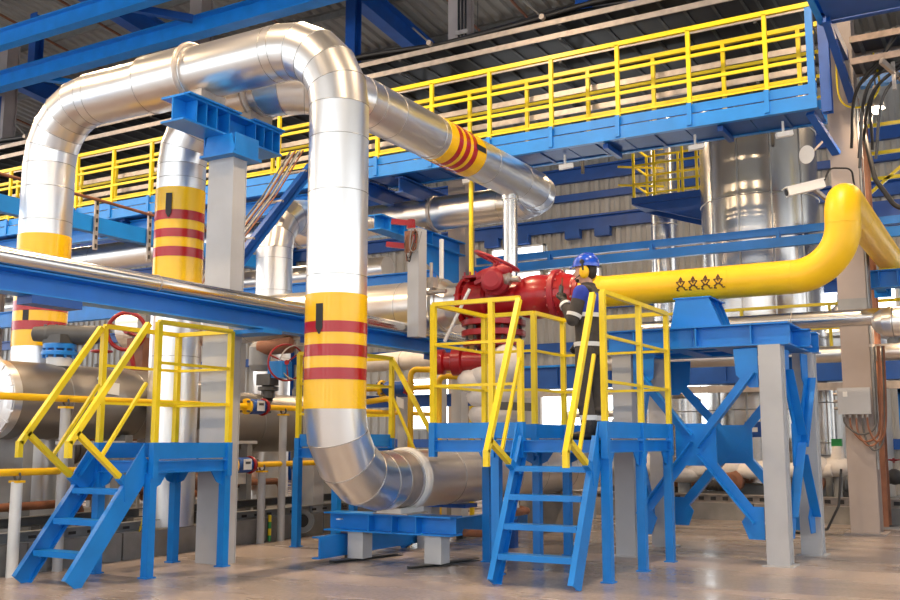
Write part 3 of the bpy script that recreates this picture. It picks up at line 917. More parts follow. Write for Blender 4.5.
# left platform
LZ = 1.10
t = thing('service_platform', 'small blue service platform with yellow rails beside the grey pillar', 'platform', (-7.68, 7.5, 0))
X0, X1, Y0, Y1 = -8.06, -7.29, 6.95, 7.98
for i in range(3):
    yy = Y0 + 0.03 + i * 0.335
    MB().box((X0 + 0.03, yy, LZ - 0.04), (X1 - 0.03, yy + 0.325, LZ)).build('deck_panel', 'navy', t)
for a, b in (((X0, Y1), (X1, Y1)), ((X1, Y0), (X1, Y1)), ((X0, Y0), (X0, Y1))):
    edge(t, a, b, LZ)
MB().channel((X0, Y0, LZ - 0.06), (X1, Y0, LZ - 0.06), 0.05, 0.115, 0.01).build('edge_channel', 'blue', t)
for x, y in ((X0, Y0), (X1, Y0), (X0, Y1), (X1, Y1)):
    rail_post(t, x, y, LZ + 0.15, 2.45)
    leg(t, x + (0.03 if x == X0 else -0.03), y, LZ - 0.12, ((1 if x == X0 else -1, 0), (0, 1 if y == Y0 else -1)))
rails(t, (X0, Y0), (X0, Y1), (2.45, 2.05, 1.67))
rails(t, (X1, Y0), (X1, Y1), (2.45, 2.05, 1.67))
rails(t, (X0, Y1), (X1, Y1), (2.45, 2.05, 1.67))
MB().path([(-7.9, 7.6, 0.9), (-7.72, 7.35, 0.55), (-7.55, 7.05, 0.42), (-7.4, 6.97, 0.62)], 0.008, 6).build('earth_wire', 'yellow', t)
t = thing('platform_stair', 'steep blue stair with yellow handrails leading up beside the grey pillar', 'stairs', (-7.72, 6.1, 0))
stair(t, -8.05, -7.38, 6.10, 6.90, LZ, 2.43, 6.03, 1.27, 3, 6.90)

# right platform
RZ = 1.30
t = thing('service_platform', 'blue service platform with yellow rails where the worker stands', 'platform', (-4.2, 9.5, 0))
xa, xb, xc, xd = -5.26, -4.64, -4.26, -3.39
ya, yb, yc = 8.80, 9.93, 10.74
for i in range(5):
    x = xa + 0.02 + i * 0.366
    MB().box((x, ya + 0.03, RZ - 0.04), (x + 0.356, yb - 0.02, RZ)).build('deck_panel', 'navy', t)
for i in range(3):
    x = xb + 0.02 + i * 0.402
    MB().box((x, yb, RZ - 0.04), (x + 0.392, yc - 0.03, RZ)).build('deck_panel', 'navy', t)
for a, b in (((xa, ya), (xc, ya)), ((xa, ya), (xa, yb)), ((xa, yb), (xb, yb)), ((xb, yb), (xb, yc)), ((xb, yc), (xd, yc)), ((xd, ya), (xd, yc)), ((xd - 0.06, ya), (xd, ya))):
    edge(t, a, b, RZ)
MB().channel((xc, ya, RZ - 0.06), (xd, ya, RZ - 0.06), 0.05, 0.115, 0.01).build('edge_channel', 'blue', t)
RT = 2.70
for x, y, h in ((xa, ya, RT), (-4.58, ya, RT), (xa, yb, RT), (xb, yb, RT), (xb, yc, RT), (xd, ya, RT), (xd, 9.82, RT), (xd, yc, RT), (xc, ya, 2.28)):
    rail_post(t, x, y, RZ + 0.15, h)
rails(t, (xa, ya), (xc, ya), (RT, 2.28, 1.85))
rails(t, (xa, ya), (xa, yb), (RT, 2.28, 1.85))
rails(t, (xa, yb), (xb, yb), (RT, 2.28, 1.85))
rails(t, (xb, yb), (xb, yc), (RT, 2.28, 1.85))
rails(t, (xb, yc), (xd, yc), (RT, 2.28, 1.85))
rails(t, (xd, ya), (xd, yc), (RT, 2.28, 1.85))
for x, y, g in ((-5.12, 9.72, ((1, 0),)), (-4.55, 8.84, ((-1, 0),)), (-4.64, 9.98, ((1, 0), (-1, 0))), (-4.6, yc - 0.03, ((1, 0),)), (xd - 0.02, 8.86, ((0, 1),)), (xd - 0.01, 9.80, ((0, 1), (0, -1))), (xd - 0.01, yc - 0.05, ((0, -1),))):
    leg(t, x, y, RZ - 0.12, g)
MB().bar((xa, yb - 0.02, RZ - 0.17), (xb, yb - 0.02, RZ - 0.17), 0.05, 0.1).build('bearer', 'blue', t)
t = thing('platform_stair', 'steep blue stair with yellow handrails leading up to the worker', 'stairs', (-3.9, 8.2, 0))
stair(t, -4.25, -3.47, 8.17, 8.77, RZ, 2.68, 8.06, 1.19, 4, 8.76)

# rear platform behind the front pipe
t = thing('service_platform', 'blue platform with a yellow railed stair behind the front pipe, partly hidden', 'platform', (-7.7, 10.6, 0))
x0, x1, y0, y1 = -7.87, -7.27, 9.88, 11.08
for i in range(3):
    MB().box((x0 + 0.03, y0 + 0.03 + i * 0.36, 1.16), (x1 - 0.03, y0 + 0.38 + i * 0.36, 1.2)).build('deck_panel', 'navy', t)
for a, b in (((x0, y0), (x1, y0)), ((x0, y1), (x1, y1)), ((x0, y0), (x0, y1)), ((x1, y0), (x1, y1))):
    edge(t, a, b, 1.2)
for x, y in ((x0, y0), (x1, y0), (x0, y1), (x1, y1)):
    rail_post(t, x, y, 1.3, 2.38)
    leg(t, x, y, 1.08, ())
rails(t, (x0, y0), (x1, y0), (2.38, 2.0, 1.62))
rails(t, (x0, y1), (x1, y1), (2.38, 2.0, 1.62))
rails(t, (x0, y0), (x0, y1), (2.38, 2.0, 1.62))
rails(t, (x1, y0), (x1, y1), (2.38, 2.0, 1.62))
MB().bar((x1, y1, 2.38), (-6.45, 11.05, 1.1), 0.05, 0.05).build('stair_handrail', 'yellow', t)
MB().bar((-6.5, 11.05, 1.2), (-7.0, 11.05, 0.75), 0.05, 0.05).build('handrail_strut', 'yellow', t)
MB().bar((x1, y1, 1.9), (-6.8, 11.05, 1.0), 0.03, 0.03).build('mid_rail', 'yellow', t)
for yy in (10.45, 11.05):
    MB().bar((x1, yy, 1.15), (-6.6, yy, 0.02), 0.05, 0.16).build('stringer', 'blue', t)
for k in range(3):
    MB().box((-7.35 + 0.18 * k, 10.48, 0.85 - 0.28 * k), (-7.18 + 0.18 * k, 10.97, 0.88 - 0.28 * k)).build('tread', 'blue', t)

# ------------------------------------------------------------------ braced frame under the yellow pipe
t = thing('pipe_trestle', 'braced blue frame on four grey columns carrying the yellow gas pipe', 'frame', (-3.1, 11.5, 0))
NR, FR, FL, NL = (-2.30, 10.93), (-2.19, 12.17), (-3.96, 12.2), (-3.98, 11.0)
for x, y in (NR, FR, FL, NL):
    MB().box((x - 0.115, y - 0.115, 0.01), (x + 0.115, y - 0.10, 2.31)).box((x - 0.115, y + 0.10, 0.01), (x + 0.115, y + 0.115, 2.31)).box((x - 0.10, y - 0.10, 0.01), (x - 0.085, y + 0.10, 2.31)).box((x + 0.085, y - 0.10, 0.01), (x + 0.10, y + 0.10, 2.31)).build('column', 'colgrey', t)
    MB().box((x - 0.16, y - 0.16, 0), (x + 0.16, y + 0.16, 0.012)).build('base_plate', 'colgrey', t)
for a, b in (((-4.15, 10.95), (-2.10, 10.95)), ((-4.15, 12.19), (-2.02, 12.19))):
    MB().ibeam((a[0], a[1], 2.43), (b[0], b[1], 2.43), 0.22, 0.24, 0.016, 0.012).build('cross_beam', 'blue', t)
for x in (-4.0, -3.35, -2.85, -2.2):
    MB().ibeam((x, 11.07, 2.43), (x, 12.07, 2.43), 0.2, 0.24, 0.016, 0.012).build('long_beam', 'blue', t)
MB().ibeam((-4.1, 11.57, 2.43), (-2.0, 11.57, 2.43), 0.16, 0.2, 0.016, 0.012).build('cross_beam', 'blue', t)
for x in (-3.82, -3.1, -2.5):
    MB().box((x, 10.845, 2.33), (x + 0.014, 10.94, 2.53)).build('stiffener', 'blue', t)


def xbrace(p00, p10, z0, z1, off):
    """cross brace with centre plate between two column centres"""
    a, b = V((p00[0], p00[1], 0)), V((p10[0], p10[1], 0))
    d = (b - a).normalized()
    n = V((-d.y, d.x, 0)) * off
    a = a + d * 0.13 + n; b = b - d * 0.13 + n
    c = (a + b) / 2 + V((0, 0, (z0 + z1) / 2))
    up = tuple(n)
    fwd_ = n.normalized() * 0.05
    c_ = c + fwd_
    for p, q in ((a + fwd_ + V((0, 0, z1)), c_), (b + fwd_ + V((0, 0, z1)), c_), (a + fwd_ + V((0, 0, z0)), c_), (b + fwd_ + V((0, 0, z0)), c_)):
        MB().angle(p + (q - p).normalized() * 0.1, q - (q - p).normalized() * (0.0 if (p.z > c.z) == ((p - c).dot(d) > 0) else 0.10), 0.105, 0.014, up=up).build('brace', 'blue', t)
    w = 0.23
    MB().prism([c + d * -w + V((0, 0, -w)), c + d * w + V((0, 0, -w)), c + d * w + V((0, 0, w)), c + d * -w + V((0, 0, w))], n.normalized() * 0.012).build('centre_plate', 'blue', t)
    for e, s in ((a, 1), (b, -1)):
        MB().prism([e + V((0, 0, z1 + 0.16)), e + d * s * 0.26 + V((0, 0, z1 + 0.16)), e + d * s * 0.24 + V((0, 0, z1 - 0.12)), e + d * s * 0.10 + V((0, 0, z1 - 0.26)), e + V((0, 0, z1 - 0.26))], n.normalized() * 0.012).build('gusset', 'blue', t)
        MB().prism([e + V((0, 0, z0 + 0.22)), e + d * s * 0.12 + V((0, 0, z0 + 0.22)), e + d * s * 0.24 + V((0, 0, z0 + 0.06)), e + d * s * 0.17 + V((0, 0, z0 - 0.12)), e + V((0, 0, z0 - 0.12))], n.normalized() * 0.012).build('gusset', 'blue', t)


xbrace(NL, NR, 0.38, 2.12, -0.06)
xbrace(FL, FR, 0.38, 2.12, 0.06)
xbrace(NR, FR, 0.38, 2.12, -0.06)
xbrace(NL, FL, 0.38, 2.12, 0.06)
# saddle stool
for yy, w in ((11.08, 0.30), (11.28, 0.27), (11.50, 0.27), (11.70, 0.27)):
    MB().prism([(-3.15 - w, yy, 2.55), (-3.15 + w, yy, 2.55), (-3.15 + w * 0.52, yy, 2.90), (-3.15 - w * 0.76, yy, 2.90)], (0, 0.016, 0)).build('saddle_plate', 'blue', t)
MB().box((-3.165, 11.1, 2.56), (-3.15, 11.7, 2.89)).build('saddle_plate', 'blue', t)
MB().box((-3.42, 11.06, 2.552), (-2.86, 11.74, 2.566)).build('saddle_base', 'blue', t)
MB().box((-3.4, 11.06, 2.90), (-2.97, 11.72, 2.915)).build('saddle_seat', 'blue', t)
MB().box((-3.18, 10.93, 2.31), (-3.16, 11.07, 2.56)).build('stiffener', 'blue', t)

# ------------------------------------------------------------------ yellow gas pipe
YR = 0.19
GZ = 3.108
t = thing('gas_pipe', 'thick matt yellow gas pipe bending upward over the braced frame', 'pipe', (-3, 11.4, 2.92))
MB().lathe((-4.62, 11.4, GZ), (1, 0, 0), [(0, 0.25), (0.05, 0.25), (0.26, YR), (0.3, YR)], 36).build('reducer', 'gasyellow', t)
pts = [V((-4.4, 11.4, GZ)), V((-2.12, 11.4, GZ))] + quarter((-2.12, 11.4, GZ + 0.55), (0, 0, -0.55), (0.55, 0, 0), 14)[1:]
pts += quarter((-1.57, 11.7, 3.68), (0, -0.3, 0), (0, 0, 0.3), 12)[1:] + [V((-1.57, 12.5, 3.98)), V((-1.57, 17.5, 3.98))]
o = MB().path(pts, YR, 40).build('tube', 'gasyellow', t)
for c, ax in (((-2.82, 11.4, GZ), (1, 0, 0)), ((-3.47, 11.4, GZ), (1, 0, 0)), ((-1.57, 11.4, 3.655), (0, 0, 1)), ((-2.12, 11.4, GZ), (1, 0, 0)), ((-1.57, 12.6, 3.98), (0, 1, 0))):
    MB().ring(c, ax, YR - 0.001, 0.004, 40, 5).build('weld_seam', 'gasyellow', t)
# dark stencilled row of star figures on the side facing the hall
view = V((2.9, -11.4, -1.8))
vw = (view - V((view.x, 0, 0))).normalized()
vs_ = V((1, 0, 0)).cross(vw)


def on_pipe(x, h):
    """point on the pipe skin: x along, h = height above the line facing the viewer"""
    return V((x, 11.4, GZ)) + (vw * math.cos(-h / YR) + vs_ * math.sin(-h / YR)) * (YR + 0.001)


for i in range(4):
    a = -3.40 + i * 0.145
    strokes = [[(0.05, 0.10), (0.03, 0.055)], [(0.05, 0.10), (0.07, 0.055)], [(0.05, 0.10), (0.05, 0.02)],      # pointed head
               [(0.0, 0.045), (0.10, 0.045)], [(0.0, 0.045), (0.035, 0.0)], [(0.10, 0.045), (0.065, 0.0)],       # arms
               [(0.035, 0.0), (0.0, -0.055)], [(0.065, 0.0), (0.10, -0.055)], [(0.035, 0.0), (0.10, -0.03)], [(0.065, 0.0), (0.0, -0.03)], [(0.0, -0.055), (0.03, -0.06)], [(0.10, -0.055), (0.125, -0.05)]]
    mb = MB()
    for st in strokes:
        (x0_, h0_), (x1_, h1_) = st
        mb.path([on_pipe(a + x0_ + (x1_ - x0_) * k / 4, h0_ + (h1_ - h0_) * k / 4) for k in range(5)], 0.0075, 6)
    mb.build('stencil_mark', 'mark', t)

# ------------------------------------------------------------------ red shut-off valve
VX = -5.9
t = thing('shutoff_valve', 'large red shut-off valve with handwheel between the silver and yellow pipes', 'valve', (VX, 11.4, 2.4))
flange(t, (-6.28, 11.4, GZ), (1, 0, 0), 0.326, 0.06, 'red', 14)
MB().lathe((-6.25, 11.4, GZ), (1, 0, 0), [(0, 0.26), (0.03, 0.29), (0.30, 0.29), (0.34, 0.26)], 36).build('body', 'red', t)
MB().lathe((-5.83, 11.4, GZ), (1, 0, 0), [(-0.1, 0.24), (0.36, 0.23)], 36).build('body', 'red', t)
MB().lathe((-5.51, 11.4, GZ), (1, 0, 0), [(0, 0.22), (0.06, 0.255), (0.16, 0.28), (0.28, 0.285), (0.40, 0.27), (0.50, 0.24)], 40, crisp=False).build('ball_body', 'red', t)
flange(t, (-4.97, 11.4, GZ), (1, 0, 0), 0.330, 0.075, 'pinkred', 16, bmat='pinkred')
MB().lathe((-4.93, 11.4, GZ), (1, 0, 0), [(0, 0.29), (0.06, 0.275), (0.2, 0.245), (0.22, 0.245)], 36).build('neck', 'red', t)
flange(t, (-4.66, 11.4, GZ), (1, 0, 0), 0.273, 0.07, 'red', 12, bmat='galv')
# top cover with studs
MB().box((-6.21, 11.12, GZ + 0.28), (-5.87, 11.5, GZ + 0.31)).build('top_cover', 'red', t)
for x in (-6.19, -6.11, -6.03, -5.95):
    for y in (11.15, 11.45):
        MB().lathe((x, y, GZ + 0.31), (0, 0, 1), [(0, 0.014), (0.05, 0.014)], 6).build('stud', 'pinkred', t)
# gear operator
g = V((-5.72, 11.03, GZ + 0.20))
MB().lathe(g + V((0, 0.12, 0)), (0.15, -1, 0), [(0, 0.19), (0.10, 0.19), (0.14, 0.15), (0.22, 0.14), (0.24, 0.10)], 28).build('gearbox', 'pinkred', t)
MB().lathe(g + V((-0.22, 0.02, 0.05)), (1, 0.1, 0.2), [(0, 0.07), (0.1, 0.09), (0.4, 0.09), (0.46, 0.05)], 20).build('worm_housing', 'pinkred', t)
MB().lathe(g + V((0.1, 0.05, 0.02)), (1, 0, -0.1), [(0, 0.08), (0.12, 0.08), (0.14, 0.04), (0.26, 0.04)], 18).build('indicator', 'galv', t)
ax = V((0.40, 0.12, 0.90)).normalized()
wc = V((-5.68, 11.08, GZ + 0.45))
MB().tube(wc - ax * 0.28, wc + ax * 0.02, 0.03, 12).build('spindle', 'pinkred', t)
handwheel(t, wc, ax, 0.30, 0.02, 'pinkred', 3)
MB().bar(g + V((-0.24, -0.02, -0.02)), g + V((-0.10, -0.02, 0.02)), 0.05, 0.05).build('crank', 'pinkred', t)
# branch below
for z, rr, tt in ((2.80, 0.42, 0.08), (2.665, 0.42, 0.08), (2.53, 0.40, 0.07)):
    flange(t, (VX, 11.4, z), (0, 0, 1), rr, tt, 'red', 12, bmat='darkgrey')
MB().lathe((VX, 11.4, 2.45), (0, 0, 1), [(0, 0.22), (0.45, 0.24)], 28).build('branch_neck', 'red', t)
# side valve
MB().lathe((-6.6, 11.02, 2.30), (1, 0.25, 0), [(0, 0.10), (0.02, 0.165), (0.16, 0.165), (0.18, 0.12), (0.26, 0.12), (0.28, 0.18), (0.40, 0.18), (0.42, 0.13), (0.75, 0.13)], 24).build('side_branch', 'red', t)
MB().lathe((-6.33, 11.09, 2.30), (1, 0.25, 0), [(0, 0.125), (0.05, 0.125)], 18).build('clamp_ring', 'galv', t)
MB().tube((-6.36, 10.92, 2.55), (-5.98, 10.90, 3.20), 0.022, 12).build('lever_bar', 'white', t)
t = thing('insulated_branch', 'puffy white wrapped branch pipe under the red valve', 'pipe', (VX, 11.4, 1.18))
MB().lathe((VX, 11.4, 1.19), (0, 0, 1), [(0, 0.24), (0.05, 0.25), (1.2, 0.24), (1.28, 0.2)], 28).build('core', 'wrap', t)
for z, rr in ((1.42, 0.15), (1.62, 0.15), (1.86, 0.18), (2.12, 0.19)):
    MB().ring((VX, 11.4, z), (0, 0, 1), 0.22, rr * 0.78, 28, 12).build('wrap_roll', 'wrap', t)
MB().ball((-5.62, 11.2, 2.25), (0.22, 0.2, 0.26)).build('wrap_bulge', 'wrap', t)
MB().ball((-6.12, 11.16, 2.05), (0.17, 0.17, 0.16)).build('wrap_bulge', 'wrap', t)
MB().bar((-5.62, 11.0, 1.72), (-5.2, 11.2, 1.70), 0.06, 0.1).build('clamp', 'darkgrey', t)
t = thing('impulse_gauge', 'slim steel impulse tubes with a small block standing at the red valve flange', 'gauge', (-6.56, 11.2, 3.44))
MB().tube((-6.56, 11.18, 3.42), (-6.56, 11.18, 3.95), 0.03, 12).build('tube', 'white', t)
MB().tube((-6.64, 11.05, 3.2), (-6.64, 11.05, 3.62), 0.022, 10).build('tube', 'galv', t)
MB().box((-6.68, 11.0, 3.28), (-6.58, 11.12, 3.42)).build('block', 'galv', t)
MB().tube((-6.70, 11.02, 3.22), (-6.40, 11.02, 3.22), 0.03, 10).build('tube', 'galv', t)

# ------------------------------------------------------------------ the worker
def fuse(mb, name, material, parent, voxel=0.01, smooth=4):
    """melt overlapping closed shapes into one continuous skin"""
    o = mb.build(name, material, parent)
    rm = o.modifiers.new('melt', 'REMESH'); rm.mode = 'VOXEL'; rm.voxel_size = voxel; rm.use_smooth_shade = True
    sm = o.modifiers.new('soften', 'SMOOTH'); sm.factor = 0.5; sm.iterations = smooth
    dg = bpy.context.evaluated_depsgraph_get()
    me = bpy.data.meshes.new_from_object(o.evaluated_get(dg))
    o.modifiers.clear()
    old = o.data
    o.data = me
    me.name = name
    if not me.materials:
        me.materials.append(M[material])
    bpy.data.meshes.remove(old)
    return o


PX, PY, PZ0 = -3.86, 9.62, 1.30


def P(f, l, z):
    """forward, left, up in metres from the worker's feet -> world"""
    return V((PX - f, PY - l, PZ0 + z))


person = thing('person', 'worker in blue and charcoal overalls with blue helmet, holding a radio to the mouth', 'person', (PX, PY, PZ0))


def limb(mb, pts, rs, n=14):
    """tapered closed limb with rounded ends"""
    pts = [V(p) for p in pts]
    fine, fr = [], []
    for i in range(len(pts) - 1):
        for k in range(5):
            f = k / 5
            fine.append(pts[i].lerp(pts[i + 1], f)); fr.append(rs[i] + (rs[i + 1] - rs[i]) * f)
    fine.append(pts[-1]); fr.append(rs[-1])
    mb.path(fine, fr, n)
    mb.ball(pts[0], rs[0]); mb.ball(pts[-1], rs[-1])
    for p, q in zip(pts[1:-1], rs[1:-1]):
        mb.ball(p, q)


def torso(mb, prof, f0=0.0):
    mb.lathe(P(f0, 0, 0), (0, 0, 1), [(z, 1.0) for z, a, b in prof[:1]] and [(prof[0][0], 0.0001)] + [(z, b) for z, a, b in prof] + [(prof[-1][0], 0.0001)], 28, crisp=False, caps=False, sc=(0.70, 1.0))


LS, LE, LH = P(0.0, 0.20, 1.50), P(0.07, 0.27, 1.22), P(0.215, 0.15, 1.43)
RS, RE, RH = P(0.0, -0.20, 1.50), P(-0.02, -0.26, 1.20), P(0.17, -0.17, 1.03)
LK, RK = P(0.03, 0.11, 0.52), P(0.02, -0.11, 0.52)
LA, RA = P(-0.03, 0.12, 0.10), P(0.0, -0.13, 0.10)

# the body: head, neck, trunk and limbs in one skin
b = MB()
hc = P(0.035, 0, 1.755)
b.ball(hc, (0.103, 0.080, 0.125), 20, 14)
b.ball(P(0.085, 0, 1.695), (0.055, 0.055, 0.062))
b.ball(P(0.065, 0, 1.665), (0.05, 0.05, 0.04))
limb(b, [P(0.137, 0, 1.765), P(0.155, 0, 1.735)], [0.010, 0.017])
b.ball(P(0.128, 0, 1.692), (0.018, 0.028, 0.009))
b.ball(P(0.130, 0, 1.678), (0.016, 0.026, 0.009))
b.ball(P(0.122, 0, 1.785), (0.014, 0.05, 0.012))
b.ball(P(0.015, 0.082, 1.745), (0.028, 0.012, 0.034)); b.ball(P(0.015, -0.082, 1.745), (0.028, 0.012, 0.034))
limb(b, [P(0.0, 0, 1.50), P(0.015, 0, 1.67)], [0.068, 0.06])
torso(b, [(0.92, 0, 0.15), (1.05, 0, 0.14), (1.25, 0, 0.16), (1.42, 0, 0.18), (1.52, 0, 0.12), (1.56, 0, 0.07)])
limb(b, [LS, LE, LH], [0.052, 0.042, 0.032]); limb(b, [RS, RE, RH], [0.052, 0.042, 0.032])
limb(b, [P(0, 0.09, 0.93), LK, LA], [0.08, 0.055, 0.042]); limb(b, [P(0, -0.09, 0.93), RK, RA], [0.08, 0.055, 0.042])
body = fuse(b, 'body', 'skin', person, 0.009, 3)
for s in (1, -1):
    MB().ball(P(0.124, 0.030 * s, 1.768), (0.012, 0.013, 0.010), 10, 7).build('eye', 'white', body)
    MB().ball(P(0.134, 0.031 * s, 1.768), (0.004, 0.006, 0.006), 8, 6).build('iris', 'hair', body)
# short dark hair and stubble showing under the helmet
h = MB(); h.ball(P(-0.03, 0, 1.765), (0.072, 0.078, 0.10), 16, 10)
fuse(h, 'hair', 'hair', person, 0.01, 2)
h = MB(); h.ball(P(0.095, 0, 1.668), (0.047, 0.052, 0.030), 14, 8)
fuse(h, 'beard', 'hair', person, 0.008, 2)

# trousers
b = MB()
torso(b, [(0.86, 0, 0.16), (0.95, 0, 0.185), (1.02, 0, 0.185), (1.06, 0, 0.17)])
limb(b, [P(0.0, 0.095, 0.90), LK, P(-0.02, 0.115, 0.17)], [0.115, 0.085, 0.08])
limb(b, [P(0.0, -0.095, 0.90), RK, P(0.0, -0.125, 0.17)], [0.115, 0.085, 0.08])
for p in (P(0.02, 0.11, 0.35), P(0.0, -0.12, 0.30), P(0.03, 0.10, 0.60)):
    b.ball(p, (0.10, 0.09, 0.05))
fuse(b, 'trousers', 'greycloth', person, 0.011, 3)
for x, y in ((-0.02, 0.115), (0.0, -0.125)):
    MB().lathe(P(x, y, 0.20), (0, 0, 1), [(0, 0.088), (0.05, 0.09)], 20).build('ankle_tape', 'reflect', person)
# boots
for x, y in ((-0.02, 0.12), (0.0, -0.13)):
    b = MB()
    limb(b, [P(x - 0.02, y, 0.19), P(x - 0.02, y, 0.09)], [0.062, 0.058])
    limb(b, [P(x - 0.03, y, 0.05), P(x + 0.08, y, 0.045), P(x + 0.17, y, 0.04)], [0.045, 0.048, 0.038])
    fuse(b, 'boot', 'black', person, 0.010, 3)
# jacket, charcoal below and blue across the chest and upper arms
b = MB()
torso(b, [(0.86, 0, 0.195), (0.95, 0, 0.20), (1.05, 0, 0.19), (1.15, 0, 0.195), (1.30, 0, 0.21), (1.42, 0, 0.215), (1.50, 0, 0.18), (1.57, 0, 0.10)])
limb(b, [LS, LE, LH - (LH - LE) * 0.10], [0.082, 0.068, 0.054])
limb(b, [RS, RE, RH - (RH - RE) * 0.10], [0.082, 0.068, 0.054])
jk = fuse(b, 'jacket', 'greycloth', person, 0.010, 3)
b = MB()
torso(b, [(1.27, 0, 0.218), (1.36, 0, 0.224), (1.44, 0, 0.222), (1.50, 0, 0.19), (1.53, 0, 0.15)])
limb(b, [LS, LS.lerp(LE, 0.5)], [0.086, 0.072]); limb(b, [RS, RS.lerp(RE, 0.55)], [0.086, 0.074])
fuse(b, 'jacket_yoke', 'navycloth', person, 0.010, 3)
b = MB()
torso(b, [(1.50, 0, 0.185), (1.55, 0, 0.15), (1.60, 0, 0.105), (1.63, 0, 0.10)])
b.ball(P(-0.02, 0.16, 1.545), (0.085, 0.07, 0.045)); b.ball(P(-0.02, -0.16, 1.545), (0.085, 0.07, 0.045))
fuse(b, 'collar', 'greycloth', person, 0.010, 3)
for z, rr in ((1.255, 0.217), (0.955, 0.206)):
    MB().lathe(P(0, 0, z), (0, 0, 1), [(0, rr), (0.045, rr + 0.004)], 36, caps=False, sc=(0.73, 1.0)).build('reflective_tape', 'reflect', jk)
for s, e, f in ((LS, LE, 0.78), (LE, LH, 0.72), (RS, RE, 0.78), (RE, RH, 0.72)):
    c = s.lerp(e, f)
    MB().lathe(c, e - s, [(0, 0.080 if s in (LS, RS) else 0.066), (0.035, 0.078 if s in (LS, RS) else 0.064)], 18).build('sleeve_tape', 'reflect', jk)
MB().prism([P(0.05, 0.222, 1.40), P(-0.02, 0.226, 1.40), P(-0.01, 0.226, 1.46), P(0.06, 0.220, 1.45)], (0, -0.012, 0)).build('badge', 'yellow', jk)

# helmet with ear muffs
hm = MB().lathe(P(0.02, 0, 1.80), (0, 0, 1), [(0, 0.128), (0.03, 0.130), (0.07, 0.122), (0.11, 0.095), (0.135, 0.055), (0.145, 0.001)], 32, crisp=False, sc=(1.12, 0.96)).build('helmet', 'helmet', person)
MB().prism([P(0.12, 0.085, 1.805), P(0.185, 0.05, 1.79), P(0.195, 0, 1.787), P(0.185, -0.05, 1.79), P(0.12, -0.085, 1.805)], (0, 0, 0.012)).build('peak', 'helmet', hm)
MB().ring(P(0.02, 0, 1.803), (0, 0, 1), 0.131, 0.006, 32, 6).build('rim', 'helmet', hm)
MB().path([P(-0.11, 0, 1.88), P(-0.05, 0, 1.94), P(0.02, 0, 1.952), P(0.09, 0, 1.935), P(0.14, 0, 1.885)], 0.010, 8).build('ridge', 'helmet', hm)
for s in (1, -1):
    m = MB().lathe(P(0.0, 0.082 * s, 1.735), (0, -s, 0), [(0, 0.046), (0.012, 0.06), (0.035, 0.06), (0.05, 0.047), (0.056, 0.001)], 20, crisp=False, sc=(0.88, 1.15)).build('ear_muff', 'muff', person)
    MB().path([P(0.0, 0.13 * s, 1.75), P(0.005, 0.142 * s, 1.80), P(0.01, 0.135 * s, 1.86)], 0.012, 8).build('muff_arm', 'black', m)
    MB().lathe(P(0.012, 0.128 * s, 1.84), (0, -s, 0), [(0, 0.026), (0.016, 0.022)], 14).build('hinge', 'black', m)
m = MB().path([P(0.03, 0.12, 1.71), P(0.09, 0.11, 1.675), P(0.135, 0.05, 1.672)], 0.006, 6).build('microphone_arm', 'black', person)


# gloved hands
def hand(name, wrist, fwd, palm_n, curl, thumb_side):
    """palm, four fingers and a thumb; fwd = along the hand, palm_n = out of the palm"""
    fwd, palm_n = V(fwd).normalized(), V(palm_n).normalized()
    side = fwd.cross(palm_n).normalized() * thumb_side
    b = MB()
    limb(b, [wrist - fwd * 0.03, wrist + fwd * 0.02], [0.036, 0.036])
    for s in (-0.028, -0.009, 0.010, 0.028):
        limb(b, [wrist + fwd * 0.01 + side * s * 0.7, wrist + fwd * 0.085 + side * s], [0.020, 0.017], 10)
    for s, L in ((0.030, 0.072), (0.010, 0.082), (-0.010, 0.077), (-0.029, 0.060)):
        p = wrist + fwd * 0.088 + side * s
        d = fwd.copy()
        pts = [p]
        ax_ = side if thumb_side > 0 else -side
        for j, (seg, c) in enumerate(((0.45, curl), (0.32, curl * 1.2), (0.23, curl * 0.9))):
            d = (d * math.cos(c) + palm_n * math.sin(c)).normalized() if j == 0 else (d * math.cos(c) + (palm_n - d * palm_n.dot(d)).normalized() * math.sin(c)).normalized() if abs(palm_n.dot(d)) < 0.98 else (d * math.cos(c) - fwd * math.sin(c)).normalized()
            pts.append(pts[-1] + d * L * seg)
        limb(b, pts, [0.0125, 0.012, 0.011, 0.0095], 8)
    q = wrist + fwd * 0.03 + side * 0.035
    limb(b, [q, q + (side * 0.6 + fwd * 0.6 + palm_n * 0.45).normalized() * 0.04, q + (side * 0.3 + fwd * 0.7 + palm_n * 0.75).normalized() * 0.075], [0.018, 0.015, 0.012], 8)
    return fuse(b, name, 'black', person, 0.005, 2)


fw_l = (LH - LE).normalized() * 0.55 + V((-0.1, 0.25, 0.85))
hand('glove', LH, fw_l, (-0.75, 0.62, 0.1), 0.75, 1)
hand('glove', RH, (RH - RE).normalized() + V((-0.2, 0, -0.5)), (0.1, -0.95, -0.3), 0.45, -1)
for hh, ee in ((LH, LE), (RH, RE)):
    d = (hh - ee).normalized()
    MB().lathe(hh - d * 0.055, d, [(0, 0.052), (0.05, 0.045)], 16).build('glove_cuff', 'reflect' if hh is LH else 'black', person)
rc = LH + V((-0.055, 0.045, 0.115))
t = thing('two_way_radio', 'small black two-way radio gripped in the worker raised glove', 'radio', tuple(rc))
MB().prism([rc + V((-0.016, -0.026, -0.06)), rc + V((0.016, -0.026, -0.06)), rc + V((0.016, 0.026, -0.06)), rc + V((-0.016, 0.026, -0.06))], (0.01, 0, 0.12)).build('case', 'darkgrey', t)
MB().tube(rc + V((0.01, 0.012, 0.055)), rc + V((0.018, 0.012, 0.15)), 0.008, 8).build('antenna', 'rust', t)
